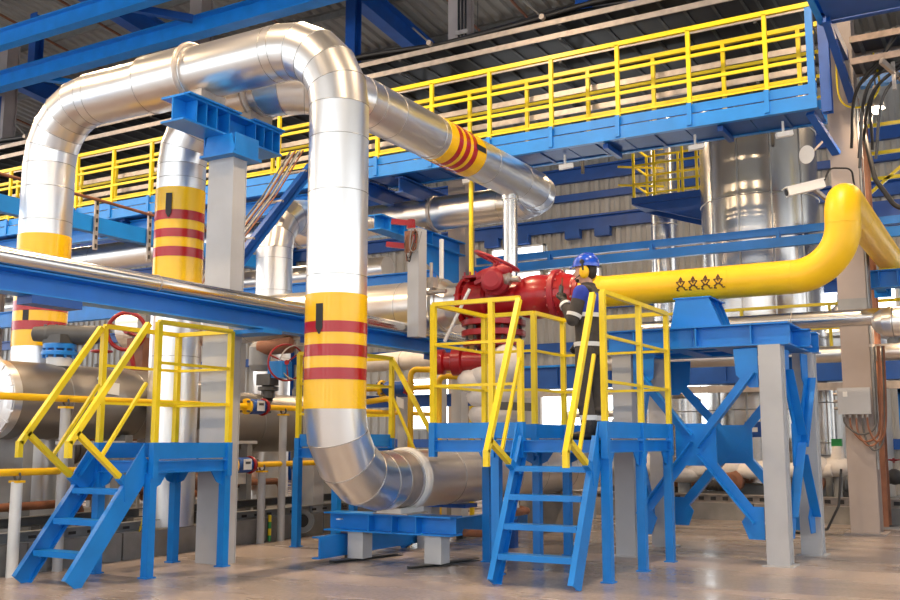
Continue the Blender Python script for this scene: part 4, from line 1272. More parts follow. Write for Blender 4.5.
MB().lathe(rc + V((0.008, -0.014, 0.055)), (0, 0, 1), [(0, 0.009), (0.02, 0.009)], 8).build('knob', 'black', t)

# ------------------------------------------------------------------ filter vessel and valves behind the left stair
t = thing('filter_vessel', 'dull silver horizontal vessel with a segmented end collar behind the left stair', 'vessel', (-9.68, 8, 0.26))
VZ = 1.74
MB().lathe((-9.68, 6.92, VZ), (0, 1, 0), [(0, 0.43), (2.05, 0.43)], 40).build('shell', 'dullsteel', t)
MB().lathe((-9.68, 8.97, VZ), (0, 1, 0), [(0, 0.43), (0.5, 0.30), (1.0, 0.30)], 40).build('reducer', 'dullsteel', t)
cap = MB().lathe((-9.68, 6.93, VZ), (0, -1, 0), [(0, 0.435), (0.10, 0.435), (0.13, 0.30)], 40).build('end_collar', 'silver', t)
for k in range(20):
    a0, a1 = 2 * PI * k / 20 + 0.02, 2 * PI * (k + 1) / 20 - 0.02
    MB().prism([(-9.68 + rr * math.cos(a), 6.83, VZ + rr * math.sin(a)) for rr, a in ((0.25, a0), (0.25, a1), (0.43, a1), (0.43, a0))], (0, -0.014 - 0.006 * (k % 2), 0)).build('collar_segment', 'silver', cap)
MB().lathe((-9.68, 6.82, VZ), (0, -1, 0), [(0, 0.24), (0.02, 0.24)], 30).build('end_plate', 'galv', t)
for y in (7.6, 8.7):
    MB().ring((-9.68, y, VZ), (0, 1, 0), 0.431, 0.006, 40, 5).build('seam', 'seam', t)
for y in (7.1, 8.5):
    MB().box((-9.95, y, 0.26), (-9.41, y + 0.12, 1.36)).build('saddle', 'midgrey', t)
MB().prism([(-9.26, 8.02, 1.98), (-9.245, 8.22, 1.96), (-9.245, 8.22, 1.82), (-9.26, 8.02, 1.84)], (0.012, 0, 0)).build('tag_plate', 'white', t)
MB().lathe((-9.33, 8.0, 2.0), (0.7, 0, 0.7), [(0, 0.03), (0.05, 0.03)], 12).build('gauge_stub', 'white', t)

t = thing('gear_valve', 'dark grey gear operator on a blue flange and white neck atop the vessel', 'valve', (-9.62, 7.66, 2.15))
MB().lathe((-9.62, 7.66, 2.14), (0, 0, 1), [(0, 0.14), (0.10, 0.14)], 24).build('neck', 'white', t)
flange(t, (-9.62, 7.66, 2.29), (0, 0, 1), 0.20, 0.05, 'blue', 10)
flange(t, (-9.62, 7.66, 2.37), (0, 0, 1), 0.185, 0.06, 'blue', 0)
MB().lathe((-9.9, 7.5, 2.52), (1, 0.55, -0.02), [(0, 0.05), (0.02, 0.085), (0.16, 0.095), (0.2, 0.11), (0.75, 0.105), (0.8, 0.07)], 20).build('gear_casing', 'darkgrey', t)
MB().box((-9.75, 7.52, 2.40), (-9.45, 7.85, 2.5)).build('mounting', 'darkgrey', t)
for dx in (-0.1, 0.02, 0.14):
    MB().lathe((-9.68 + dx, 7.62 + dx * 0.5, 2.6), (0, 0, 1), [(0, 0.018), (0.03, 0.018)], 8).build('bolt', 'darkgrey', t)

t = thing('wheel_valve', 'valve with a large upright red handwheel behind the left platform', 'valve', (-10.0, 9.0, 1.9))
ax = V((0.55, -0.83, 0))
wc = V((-9.95, 8.93, 2.69))
handwheel(t, wc, ax, 0.24, 0.026, 'red', 2)
MB().tube(wc - ax * 0.35, wc, 0.04, 12).build('shaft', 'midgrey', t)
MB().lathe(wc - ax * 0.45 + V((0, 0, -0.03)), (1, 0.5, 0), [(0, 0.11), (0.05, 0.14), (0.25, 0.14), (0.4, 0.08)], 18).build('gearbox', 'midgrey', t)
MB().box((-10.12, 9.1, 2.0), (-9.82, 9.35, 2.62)).build('yoke', 'brownpipe', t)
MB().bar(wc + V((0.1, -0.02, -0.2)), wc + V((0.18, 0.02, -0.62)), 0.06, 0.04).build('bracket', 'red', t)
MB().box((-10.05, 9.2, 2.6), (-9.9, 9.35, 2.95)).build('post', 'midgrey', t)

t = thing('filter_vessel', 'brownish silver vessel behind the red spoked handwheel and the grey pillar', 'vessel', (-9.68, 11.5, 0.26))
MB().lathe((-9.68, 10.15, 1.55), (0, 1, 0), [(0, 0.30), (0.15, 0.42), (3.2, 0.42), (3.4, 0.3)], 40).build('shell', 'dullsteel', t)
for y in (10.9, 11.8, 12.7):
    MB().ring((-9.68, y, 1.55), (0, 1, 0), 0.421, 0.007, 40, 5).build('seam', 'seam', t)
for y in (10.6, 13.0):
    MB().box((-9.95, y, 0.26), (-9.41, y + 0.12, 1.18)).build('saddle', 'midgrey', t)

t = thing('gear_valve', 'grey gear valve with a thin red spoked handwheel above the brownish vessel', 'valve', (-9.3, 11.2, 1.9))
MB().lathe((-9.62, 11.15, 2.30), (0, 0, 1), [(0, 0.12), (0.08, 0.16), (0.34, 0.16), (0.42, 0.1)], 18).build('actuator', 'midgrey', t)
MB().lathe((-9.6, 11.1, 2.62), (1, 0.35, 0.1), [(0, 0.11), (0.5, 0.12), (0.55, 0.06)], 18).build('motor', 'brownpipe', t)
MB().lathe((-9.45, 11.15, 1.9), (0, 0, 1), [(0, 0.10), (0.1, 0.10), (0.11, 0.15), (0.16, 0.15), (0.17, 0.09), (0.32, 0.09)], 18).build('bonnet', 'darkgrey', t)
MB().box((-9.36, 11.02, 2.18), (-9.1, 11.25, 2.42)).build('gearbox', 'blue', t)
MB().box((-9.55, 11.0, 2.08), (-9.3, 11.2, 2.24)).build('gearbox', 'darkgrey', t)
wc = V((-9.1, 11.12, 2.40))
handwheel(t, wc, (0.75, -0.65, 0), 0.26, 0.014, 'red', 3)
MB().ring(wc + V((0.12, 0.1, 0)), (0.75, -0.65, 0), 0.25, 0.012, 28, 6).build('guard_ring', 'galv', t)
MB().tube(wc, wc + V((-0.25, 0.15, -0.05)), 0.025, 10).build('shaft', 'darkgrey', t)

# yellow gas lines along the trench
for z, y1, lb in ((1.72, 14.4, 'slim yellow gas line at rail height running behind the left platform'), (0.99, 13.6, 'slim yellow gas line low above the trench kerb')):
    t = thing('gas_line', lb, 'pipe', (-8.5, 8, z))
    MB().tube((-8.5, 3.0, z), (-8.5, y1, z), 0.036, 14).build('tube', 'gasyellow', t)
    yv = 9.62 if z > 1.5 else 9.40
    for dy in (0.0, 0.34):
        flange(t, (-8.5, yv + dy, z), (0, 1, 0), 0.10, 0.035, 'gasyellow' if dy == 0 else 'red', 4, bmat='darkgrey')
    MB().lathe((-8.5, yv + 0.03, z), (0, 1, 0), [(0, 0.07), (0.04, 0.095), (0.24, 0.095), (0.29, 0.07)], 20).build('regulator', 'navy', t)
    MB().ring((-8.5, yv + 0.31, z), (0, 1, 0), 0.098, 0.015, 24, 8).build('rim', 'red', t)
    MB().cbox((-8.39, yv + 0.15, z + 0.01), (0.01, 0.14, 0.13)).build('tag', 'white', t)
    MB().cbox((-8.383, yv + 0.15, z + 0.03), (0.004, 0.09, 0.03)).build('tag_print', 'darkgrey', t)
for y, z, m, rr, lb in ((6.88, 1.68, 'colgrey', 0.05, 'round grey stanchion under the upper yellow gas line'), (6.36, 0.95, 'white', 0.055, 'round white stanchion under the lower yellow gas line beside the stair'),
                        (9.25, 1.68, 'colgrey', 0.05, 'round grey stanchion by the pillar under the upper yellow gas line'), (9.95, 0.95, 'colgrey', 0.05, 'round grey stanchion under the tagged lower regulator'),
                        (10.35, 1.68, 'colgrey', 0.05, 'round grey stanchion next to the tagged upper regulator')):
    t = thing('pipe_stanchion', lb, 'post', (-8.5, y, 0))
    MB().tube((-8.5, y, 0), (-8.5, y, z - 0.05), rr, 16).build('post', m, t)
    MB().box((-8.56, y - 0.05, z - 0.06), (-8.44, y + 0.05, z - 0.038)).build('clamp_base', 'gasyellow', t)
    MB().ring((-8.5, y, z), (0, 1, 0), 0.042, 0.012, 20, 6).build('clamp', 'darkgrey', t)

t = thing('return_line', 'rust brown pipe low behind the left stair', 'pipe', (-10.1, 7, 0.95))
MB().tube((-9.75, 3.0, 1.02), (-9.75, 6.6, 1.02), 0.21, 24).build('tube', 'brownpipe', t)
MB().lathe((-9.75, 6.6, 1.02), (0, 1, 0), [(0, 0.21), (0.02, 0.27), (0.1, 0.27)], 24).build('flange', 'brownpipe', t)
for y in (4.0, 6.2):
    MB().box((-9.95, y, 0.26), (-9.55, y + 0.12, 0.83)).build('saddle', 'midgrey', t)
for y, lb in ((7.4, 'grey welded stand frame under the dull silver vessel'), (9.7, 'grey welded stand frame below the tagged lower regulator')):
    t = thing('pipe_stand', lb, 'stand', (-9.15, y, 0.26))
    for dy in (0.0, 0.62):
        MB().box((-9.2, y + dy, 0.26), (-9.08, y + dy + 0.1, 1.25)).build('leg', 'midgrey', t)
    MB().box((-9.19, y + 0.1, 0.72), (-9.09, y + 0.62, 0.9)).build('cross_plate', 'colgrey', t)
    MB().box((-9.22, y - 0.05, 1.25), (-9.04, y + 0.77, 1.29)).build('top_plate', 'colgrey', t)
for i, (y, z, m) in enumerate(((7.3, 0.60, 'rust'), (8.6, 0.70, 'brownpipe'), (9.6, 0.62, 'rust'), (10.8, 0.72, 'brownpipe'))):
    t = thing('drain_line', ('thin rust coloured drain pipe', 'brown drain pipe with a bend', 'rusty drain pipe', 'long brown drain pipe')[i] + (' under the left vessel', ' near the foot of the inner loop pipe', ' behind the grey pillar', ' below the brownish vessel')[i], 'pipe', (-9.3, y, z))
    MB().path(fillet([(-9.3, y - 0.9, z), (-9.3, y + 0.5, z), (-9.3, y + 0.5, 0.27)], 0.12, 6), 0.045, 12).build('tube', m, t)
    MB().ring((-9.3, y - 0.4, z), (0, 1, 0), 0.05, 0.016, 18, 6).build('collar', 'darkgrey', t)

t = thing('flange_stub', 'grey flanged pipe stub poking out over the kerb by the striped marker', 'pipe', (-8.45, 10.75, 0.1))
MB().lathe((-8.9, 11.1, 0.22), (0.75, -0.55, 0), [(0, 0.09), (0.45, 0.09), (0.46, 0.16), (0.51, 0.16)], 24, caps=False).build('stub', 'midgrey', t)
MB().lathe((-8.52, 10.82, 0.22), (0.75, -0.55, 0), [(0, 0.085), (0.01, 0.085)], 20).build('bore', 'black', t)
t = thing('marker_post', 'short yellow and green striped marker post at the trench kerb', 'post', (-8.52, 10.15, 0))
for i in range(4):
    MB().tube((-8.52, 10.15, 0.085 * i), (-8.52, 10.15, 0.085 * (i + 1)), 0.022, 10).build('stripe', 'yellow' if i % 2 else 'green', t)
MB().box((-8.58, 10.09, 0), (-8.46, 10.21, 0.012)).build('foot', 'darkgrey', t)

t = thing('lever_valve', 'small valve with a red lever beside the outer pipe', 'valve', (-11.3, 8.1, 2.4))
MB().lathe((-11.35, 7.95, 0.26), (0, 0, 1), [(0, 0.09), (2.2, 0.09), (2.22, 0.13), (2.3, 0.13)], 16).build('riser', 'brownpipe', t)
MB().ball((-11.35, 7.95, 2.68), 0.14).build('body', 'darkgrey', t)
MB().bar((-11.3, 7.85, 2.85), (-11.2, 7.75, 2.45), 0.09, 0.05).build('lever', 'red', t)
MB().ball((-11.15, 7.8, 2.25), (0.2, 0.2, 0.14)).build('wrap', 'wrap', t)

rack = ((-11.47, 0.62, 0.16, 'brownpipe', 'wide brown'), (-11.86, 1.15, 0.12, 'darkgrey', 'dark grey'), (-12.15, 1.75, 0.13, 'rust', 'rusty'), (-12.58, 0.75, 0.20, 'dullsteel', 'dull steel'),
        (-13.1, 1.45, 0.17, 'brownpipe', 'high brown'), (-13.5, 2.25, 0.15, 'dullsteel', 'uppermost dull steel'), (-14.1, 0.9, 0.2, 'darkgrey', 'wide dark grey'), (-14.6, 1.8, 0.16, 'rust', 'far rusty'))
for i, (x, z, rr, m, nm) in enumerate(rack):
    t = thing('process_pipe', nm + ' process pipe running in the rack behind the trench vessels', 'pipe', (x, 9, z))
    MB().tube((x, 4.0, z), (x, 13.95, z), rr, 18).build('tube', m, t)
    for y in (6.2 + 0.37 * i, 9.3 + 0.41 * i, 12.2 + 0.18 * i):
        flange(t, (x, y, z), (0, 1, 0), rr + 0.07, 0.05, m, 0)
        flange(t, (x, y + 0.07, z), (0, 1, 0), rr + 0.07, 0.05, m, 0)
    yv = 7.6 + 0.8 * i
    MB().lathe((x, yv, z + rr * 0.8), (0, 0, 1), [(0, 0.08), (0.12, 0.08), (0.14, 0.12), (0.2, 0.12), (0.22, 0.05), (0.4, 0.03)], 14).build('bonnet', 'darkgrey', t)
    handwheel(t, (x, yv, z + rr * 0.8 + 0.42), (0, 0, 1), 0.17, 0.018, 'red' if i % 2 else 'navy', 3, hub=0.03)
    for y in (5.0, 8.6, 12.4, 13.7):
        MB().box((x - 0.05, y, 0.0 if x < -12.8 else 0.26), (x + 0.05, y + 0.1, z - rr)).build('stand', 'midgrey', t)
for i, (x, y, m) in enumerate(((-10.75, 10.2, 'darkgrey'), (-11.9, 11.6, 'brownpipe'), (-12.6, 9.7, 'dullsteel'), (-11.3, 14.3, 'darkgrey'))):
    t = thing('separator_bottle', ('dark upright separator bottle between the two trench vessels', 'brown upright separator bottle in the pipe rack', 'dull steel upright separator bottle in the pipe rack', 'dark upright separator bottle beside the warm silver riser')[i], 'vessel', (x, y, 0.26))
    MB().lathe((x, y, 0.7), (0, 0, 1), [(0, 0.1), (0.1, 0.2), (1.5, 0.2), (1.62, 0.1), (1.64, 0.06), (1.9, 0.06)], 22).build('shell', m, t)
    for k in range(3):
        an = 2.1 * k
        MB().tube((x + 0.16 * math.cos(an), y + 0.16 * math.sin(an), 0.26), (x + 0.16 * math.cos(an), y + 0.16 * math.sin(an), 0.9), 0.025, 8).build('leg', 'midgrey', t)
    flange(t, (x, y, 1.55), (0, 0, 1), 0.25, 0.05, m, 8, bmat='galv')

# blue beams and ladder behind the loops
t = thing('pipe_beam', 'blue beam with slotted hangers running away behind the outer and inner pipes', 'beam', (-12, 10, 4.45))
MB().channel((-12.0, 5.0, 4.52), (-12.0, 14.2, 4.52), 0.14, 0.24, 0.014, flip=-1).build('channel', 'blue', t)
for y in (9.95, 11.0):
    MB().box((-11.9, y, 4.12), (-11.87, y + 0.07, 4.92)).build('slotted_hanger', 'galv', t)
    for k in range(6):
        MB().cbox((-11.865, y + 0.035, 4.18 + 0.13 * k), (0.006, 0.03, 0.06)).build('slot', 'black', t)
MB().path([(-11.85, 7.0, 4.9), (-11.85, 10.0, 4.88), (-11.85, 14.0, 4.8)], 0.025, 8).build('conduit', 'rust', t)
MB().box((-12.08, 14.1, 0), (-11.92, 14.26, 4.4)).build('end_post', 'colgrey', t)

t = thing('cable_ladder', 'sloping blue beam carrying a bundle of brown conduits up to the walkway', 'cable ladder', (-10, 11.5, 3.6))
a, b = V((-10.0, 10.7, 3.55)), V((-10.0, 12.75, 5.80))
MB().channel(a, b, 0.10, 0.17, 0.012).build('beam', 'navy', t)
MB().box((-10.12, 10.62, 3.44), (-9.88, 10.86, 3.56)).build('foot', 'navy', t)
for j in range(6):
    off = V((-0.10 - 0.055 * j, 0, 0.16 + 0.02 * (j % 2)))
    q = a.lerp(b, 0.62)
    MB().path([a + off + V((0, -0.2, -0.3)), a + off, q + off + V((0, 0, 0.05)), b + off + V((0, -0.1, 0.12))], 0.014, 8).build('conduit', ('rust', 'midgrey', 'darkgrey')[j % 3], t)
for f_ in (0.3, 0.62, 0.9):
    c = a.lerp(b, f_)
    MB().box((c.x - 0.45, c.y - 0.03, c.z + 0.10), (c.x + 0.05, c.y + 0.03, c.z + 0.13)).build('clamp_bar', 'galv', t)

# ------------------------------------------------------------------ behind the front pipe
t = thing('wrapped_pipe', 'white wrapped pipe crossing under the long blue beam', 'pipe', (-8.5, 13.2, 2.5))
MB().path([(-10.5, 13.5, 2.55), (-10.0, 13.5, 2.58), (-9.4, 13.45, 2.54), (-8.3, 13.45, 2.58), (-7.1, 13.45, 2.54)], [0.14, 0.155, 0.14, 0.155, 0.14], 18).build('wrap', 'wrap', t)
for x in (-10.1, -8.6, -7.6):
    MB().ring((x, 13.45, 2.56), (1, 0, 0), 0.15, 0.012, 20, 6).build('tie', 'galv', t)
MB().box((-8.0, 13.35, 0), (-7.85, 13.55, 2.42)).build('stand', 'colgrey', t)
t = tag(MB().ibeam((-10.6, 14.2, 1.95), (-6.9, 14.2, 1.95), 0.16, 0.2).build('low_beam', 'navy', None, (-9, 14.2, 1.85)), 'low navy steel beam behind the yellow bent gas lines', 'beam')
for i, (x, zt, x2) in enumerate(((-7.55, 2.30, -6.4), (-7.15, 2.20, -6.3), (-7.85, 1.9, -8.3))):
    lb = ('tall bent yellow gas line rising beside the rear platform stair', 'shorter bent yellow gas line next to the tall one', 'low bent yellow gas line by the rear platform rails')[i]
    t = thing('gas_line', lb, 'pipe', (x, 12.0 + 0.15 * i, 0))
    yy = 12.0 + 0.12 * i - (0.25 if i == 2 else 0)
    MB().path(fillet([(x, yy, 0.02), (x, yy, zt), (x2, yy, zt - 0.05)], 0.10, 8), 0.042, 14).build('tube', 'gasyellow', t)
    MB().ring((x, yy, 0.9), (0, 0, 1), 0.045, 0.014, 18, 6).build('coupling', 'gasyellow', t)
    MB().lathe((x, yy, 0), (0, 0, 1), [(0, 0.09), (0.02, 0.09)], 16).build('foot', 'darkgrey', t)
t = thing('flanged_valve', 'small yellow flanged valve with navy body behind the striped band', 'valve', (-8.2, 12.6, 1.7))
MB().box((-8.25, 12.75, 0), (-8.13, 12.87, 1.95)).build('stand', 'colgrey', t)
flange(t, (-8.5, 12.7, 2.08), (1, 0, 0), 0.13, 0.05, 'gasyellow', 4, bmat='darkgrey')
MB().lathe((-8.46, 12.7, 2.08), (1, 0, 0), [(0, 0.08), (0.05, 0.11), (0.36, 0.11), (0.42, 0.08)], 18).build('body', 'navy', t)
flange(t, (-8.02, 12.7, 2.08), (1, 0, 0), 0.12, 0.04, 'red', 4)
MB().tube((-9.2, 12.7, 2.08), (-7.6, 12.7, 2.08), 0.04, 12).build('tube', 'gasyellow', t)
MB().prism([(-8.15, 12.56, 1.95), (-8.02, 12.56, 1.9), (-8.02, 12.56, 1.76), (-8.15, 12.56, 1.8)], (0, -0.008, 0)).build('tag', 'white', t)
t = thing('drain_valve', 'brown drain pipe with a small blue valve under the silver floor pipe', 'valve', (-5.3, 10.6, 0))
MB().path(fillet([(-6.2, 12.2, 0.44), (-5.35, 11.2, 0.44), (-5.35, 10.6, 0.44), (-5.35, 10.6, 0.2), (-5.9, 10.6, 0.2)], 0.1, 6), 0.045, 12).build('tube', 'brownpipe', t)
MB().ball((-5.5, 11.1, 0.40), (0.07, 0.07, 0.09)).build('body', 'blue', t)
MB().box((-5.55, 11.05, 0), (-5.45, 11.15, 0.34)).build('stand', 'navy', t)
MB().lathe((-5.35, 10.85, 0.5), (0, 0, 1), [(0, 0.06), (0.08, 0.05)], 12).build('cap', 'white', t)
t = thing('yellow_pole', 'thin yellow pole hanging down behind the inner loop pipe', 'pole', (-7.9, 14.3, 0))
MB().tube((-7.95, 14.55, 0), (-7.95, 14.55, 5.85), 0.04, 12).build('tube', 'yellow', t)
MB().box((-8.03, 14.47, 0), (-7.87, 14.63, 0.015)).build('foot', 'yellow', t)
MB().lathe((-7.95, 14.55, 3.2), (0, 0, 1), [(0, 0.05), (0.06, 0.05)], 12).build('coupling', 'yellow', t)

# ------------------------------------------------------------------ tank, stack and equipment at the back
t = thing('storage_tank', 'tall shiny steel tank behind the yellow gas pipe', 'tank', (-4.1, 19.0, 0.24))
MB().lathe((-4.1, 19.0, 0.24), (0, 0, 1), [(0, 1.0), (0.3, 1.0)], 48).build('skirt', 'midgrey', t)
for i in range(6):
    MB().lathe((-4.1, 19.0, 0.54 + 1.3 * i), (0, 0, 1), [(0, 1.08), (1.3, 1.08)], 64, caps=i == 5).build('shell_course', 'tanksteel', t)
    MB().ring((-4.1, 19.0, 0.54 + 1.3 * i), (0, 0, 1), 1.082, 0.012, 64, 6).build('seam', 'seam', t)
MB().lathe((-4.1, 19.0, 8.34), (0, 0, 1), [(0, 1.08), (0.25, 0.8), (0.35, 0.3), (0.36, 0.001)], 48, crisp=False).build('dome', 'tanksteel', t)
for k in range(4):
    a_ = -0.6 - k * 0.55
    MB().box((-4.1 + 1.075 * math.cos(a_) - 0.012, 19.0 + 1.075 * math.sin(a_) - 0.02, 0.6), (-4.1 + 1.075 * math.cos(a_) + 0.012, 19.0 + 1.075 * math.sin(a_) + 0.008, 8.3)).build('vertical_seam', 'seam', t)
MB().box((-4.28, 17.9, 1.35), (-4.0, 17.94, 1.62)).build('number_plate', 'navy', t)
MB().box((-4.22, 17.89, 1.44), (-4.06, 17.903, 1.52)).build('plate_print', 'white', t)
t = thing('exhaust_stack', 'slim tall steel stack standing beside the storage tank', 'stack', (-6.6, 21.0, 0.24))
MB().lathe((-6.6, 21, 0.24), (0, 0, 1), [(0, 0.29), (9.4, 0.29)], 32).build('tube', 'steel', t)
for z in (2.0, 4.0, 6.0, 8.0):
    MB().ring((-6.6, 21, z), (0, 0, 1), 0.292, 0.012, 32, 6).build('seam', 'seam', t)
MB().lathe((-6.6, 21, 0.24), (0, 0, 1), [(0, 0.42), (0.04, 0.42)], 24).build('base_flange', 'midgrey', t)

t = thing('tank_platform', 'small navy bracket platform with yellow rails clinging to the tank', 'platform', (-5.9, 20.0, 6.0))
MB().box((-6.85, 19.6, 6.22), (-5.1, 20.55, 6.36)).build('deck', 'navy', t)
for y in (19.65, 20.5):
    MB().prism([(-6.85, y, 6.22), (-5.15, y, 6.22), (-5.15, y, 5.72), (-5.35, y, 5.72)], (0, 0.05, 0)).build('bracket', 'navy', t)
for x, y in ((-6.8, 19.62), (-6.35, 19.62), (-5.75, 19.62), (-6.8, 20.5), (-6.1, 20.5), (-5.3, 20.5), (-5.45, 19.62)):
    MB().box((x - 0.025, y - 0.025, 6.36), (x + 0.025, y + 0.025, 7.5)).build('post', 'yellow', t)
for z in (7.48, 7.05, 6.65):
    for p, q in (((-6.8, 19.62), (-5.3, 19.62)), ((-6.8, 19.62), (-6.8, 20.5)), ((-6.8, 20.5), (-5.3, 20.5)), ((-7.1, 19.5), (-6.3, 20.1))):
        MB().bar((p[0], p[1], z), (q[0], q[1], z), 0.035, 0.04).build('rail', 'yellow', t)

t = thing('twin_beam', 'pair of bright blue steel channels crossing in front of the storage tank', 'beam', (-5, 17, 4.5))
MB().channel((-9.15, 17.0, 4.79), (5, 17.0, 4.79), 0.1, 0.13, 0.012, flip=-1).build('channel', 'blue', t)
MB().channel((-9.15, 16.9, 4.58), (5, 16.9, 4.58), 0.1, 0.16, 0.012, flip=-1).build('channel', 'blue', t)
for x in (-7.6, -5.6, -3.4, -0.4, 2.2):
    MB().box((x, 16.9, 4.62), (x + 0.06, 17.05, 4.78)).build('spacer', 'blue', t)
    MB().box((x + 0.3, 16.94, 4.05), (x + 0.34, 16.98, 4.5)).build('hanger', 'galv', t)
for x in (-9.0, 4.9):
    MB().box((x - 0.1, 16.95, 0.27), (x + 0.1, 17.12, 4.72)).build('end_post', 'colgrey', t)
t = thing('pipe_duct', 'long navy box girder behind the braced frame with a perforated tray under it', 'girder', (-3, 17.3, 2.2))
MB().box((-9, 17.2, 2.30), (4.5, 17.5, 2.68)).build('girder', 'navy', t)
MB().box((-9, 17.14, 2.66), (4.5, 17.5, 2.70)).build('flange_plate', 'blue', t)
MB().box((-9, 17.14, 2.26), (4.5, 17.5, 2.30)).build('flange_plate', 'navy', t)
for x in [-8.6 + 1.05 * i for i in range(12)]:
    MB().box((x, 17.15, 2.30), (x + 0.015, 17.2, 2.66)).build('stiffener', 'navy', t)
MB().channel((-9, 17.22, 2.17), (4.5, 17.22, 2.17), 0.1, 0.12, 0.01, flip=-1).build('tray', 'galv', t)
for x in (-8.8, -6.9, 0.9, 4.2):
    MB().box((x, 17.25, 0.25), (x + 0.16, 17.41, 2.12)).build('post', 'colgrey', t)

for x, y, rr, z0, z1, m, lb in ((-3.0, 18.45, 0.17, 0.95, 2.3, 'tanksteel', 'slim upright steel bottle behind the main dusty rose column'), (-6.15, 18.3, 0.16, 1.15, 2.25, 'steel', 'slim upright steel bottle seen through the near brace of the blue frame'),
                              (-5.35, 17.75, 0.34, 0.75, 2.15, 'tanksteel', 'squat upright steel vessel with white wrap below, behind the braced frame')):
    t = thing('upright_vessel', lb, 'vessel', (x, y, 0.24))
    MB().lathe((x, y, z0), (0, 0, 1), [(0, rr * 0.5), (0.1, rr), (z1 - z0 - 0.12, rr), (z1 - z0, rr * 0.5)], 28).build('shell', m, t)
    for z in (z0 + 0.3, z1 - 0.35):
        MB().ring((x, y, z), (0, 0, 1), rr + 0.002, 0.012, 28, 6).build('band', 'seam', t)
    MB().tube((x, y, 0.24), (x, y, z0 + 0.05), rr * 0.35, 14).build('leg', 'midgrey', t)
    MB().ball((x, y, z0 - 0.05), (rr * 1.0 + 0.06, rr * 1.0 + 0.06, 0.16)).build('wrap', 'wrap', t)
    MB().lathe((x, y, z1), (0, 0, 1), [(0, 0.05), (0.12, 0.05), (0.13, 0.08), (0.17, 0.08)], 14).build('nozzle', 'darkgrey', t)
t = thing('wrapped_pipe', 'lumpy white wrapped pipe low along the far kerb', 'pipe', (-5, 17.9, 0.6))
pts, rs = [], []
for i in range(45):
    pts.append((-8.3 + i * 0.125, 17.62 + 0.02 * math.sin(i * 1.1), 0.80 + 0.015 * math.sin(i * 0.9))); rs.append(0.115 + 0.035 * (0.5 + 0.5 * math.sin(i * 0.8)))
MB().path(pts, rs, 16).build('wrap', 'wrap', t)
for x in (-7.8, -6.4, -5.0, -3.6):
    MB().box((x, 17.56, 0.24), (x + 0.08, 17.68, 0.70)).build('stand', 'midgrey', t)
    MB().ball((x + 0.5, 17.6, 0.86), (0.26, 0.18, 0.2)).build('wrap_bulge', 'wrap', t)
t = thing('wrapped_tee', 'white wrapped tee with a green handle beside the main dusty rose column', 'pipe', (-2.75, 17.6, 0.24))
MB().tube((-2.75, 17.75, 0.24), (-2.75, 17.75, 0.7), 0.07, 12).build('leg', 'midgrey', t)
MB().ball((-2.75, 17.7, 0.86), (0.26, 0.2, 0.17)).build('wrap', 'wrap', t)
MB().ball((-3.05, 17.7, 0.80), (0.2, 0.17, 0.15)).build('wrap', 'wrap', t)
MB().lathe((-2.72, 17.68, 0.95), (0, 0, 1), [(0, 0.12), (0.25, 0.09)], 14).build('wrap', 'wrap', t)
MB().cbox((-2.72, 17.66, 1.26), (0.16, 0.12, 0.12)).build('handle', 'green', t)
for i, (x, y, z, m, lb) in enumerate(((-7.4, 18.6, 0.5, 'brownpipe', 'dark brown process pipe low behind the blue stair platform'), (-8.3, 19.3, 0.9, 'rust', 'rust brown process pipe low behind the braced frame'), (-2.4, 18.9, 0.62, 'darkgrey', 'dark process pipe low behind the main column'),
                                  (-8.6, 20.3, 1.5, 'midgrey', 'grey process pipe at waist height beside the exhaust stack'), (-7.6, 19.9, 1.85, 'silverwarm', 'silver process pipe under the navy girder'))):
    t = thing('process_pipe', lb, 'pipe', (x, y, z))
    MB().path(fillet([(x - 1.0, y, 0.25), (x - 1.0, y, z), (x + 2.2, y, z), (x + 2.2, y, 0.25)], 0.18, 6), 0.075, 14).build('tube', m, t)
    for dx in (-0.4, 1.1):
        flange(t, (x + dx, y, z), (1, 0, 0), 0.13, 0.05, m, 0)
    MB().ball((x + 0.4, y, z + 0.05), (0.13, 0.12, 0.14)).build('valve_body', 'darkgrey', t)
    MB().tube((x + 0.4, y, z + 0.1), (x + 0.4, y, z + 0.32), 0.02, 8).build('stem', 'galv', t)
    handwheel(t, (x + 0.4, y, z + 0.34), (0, 0, 1), 0.11, 0.012, 'red', 3, hub=0.02)

for i, (x, y, zt, m, lb) in enumerate(((-7.1, 18.4, 1.7, 'darkgrey', 'dark pump with a round motor behind the worker platform legs'), (-5.9, 18.9, 1.4, 'brownpipe', 'brown pump with a round motor under the navy girder'), (-3.35, 17.75, 1.35, 'darkgrey', 'dark pump with a round motor behind the trestle far column'), (-2.5, 18.3, 1.2, 'midgrey', 'grey pump with a round motor beside the slim upright bottle'), (-4.65, 17.55, 1.3, 'dullsteel', 'dull steel pump with a round motor between the braces'))):
    t = thing('process_pump', lb, 'pump', (x, y, 0.24))
    MB().box((x - 0.3, y - 0.18, 0.24), (x + 0.3, y + 0.18, 0.42)).build('base', 'darkgrey', t)
    MB().lathe((x - 0.28, y, 0.62), (1, 0, 0), [(0, 0.12), (0.04, 0.19), (0.34, 0.19), (0.38, 0.12)], 18).build('motor', m, t)
    for k in range(5):
        MB().ring((x - 0.2 + 0.06 * k, y, 0.62), (1, 0, 0), 0.19, 0.012, 18, 5).build('cooling_fin', m, t)
    MB().lathe((x + 0.2, y, 0.6), (0, -1, 0), [(-0.1, 0.12), (-0.08, 0.2), (0.08, 0.2), (0.1, 0.12)], 18).build('volute', 'brownpipe', t)
    MB().tube((x + 0.2, y, 0.7), (x + 0.2, y, zt), 0.05, 12).build('outlet', 'galv', t)
    flange(t, (x + 0.2, y, zt - 0.2), (0, 0, 1), 0.1, 0.04, 'galv', 0)

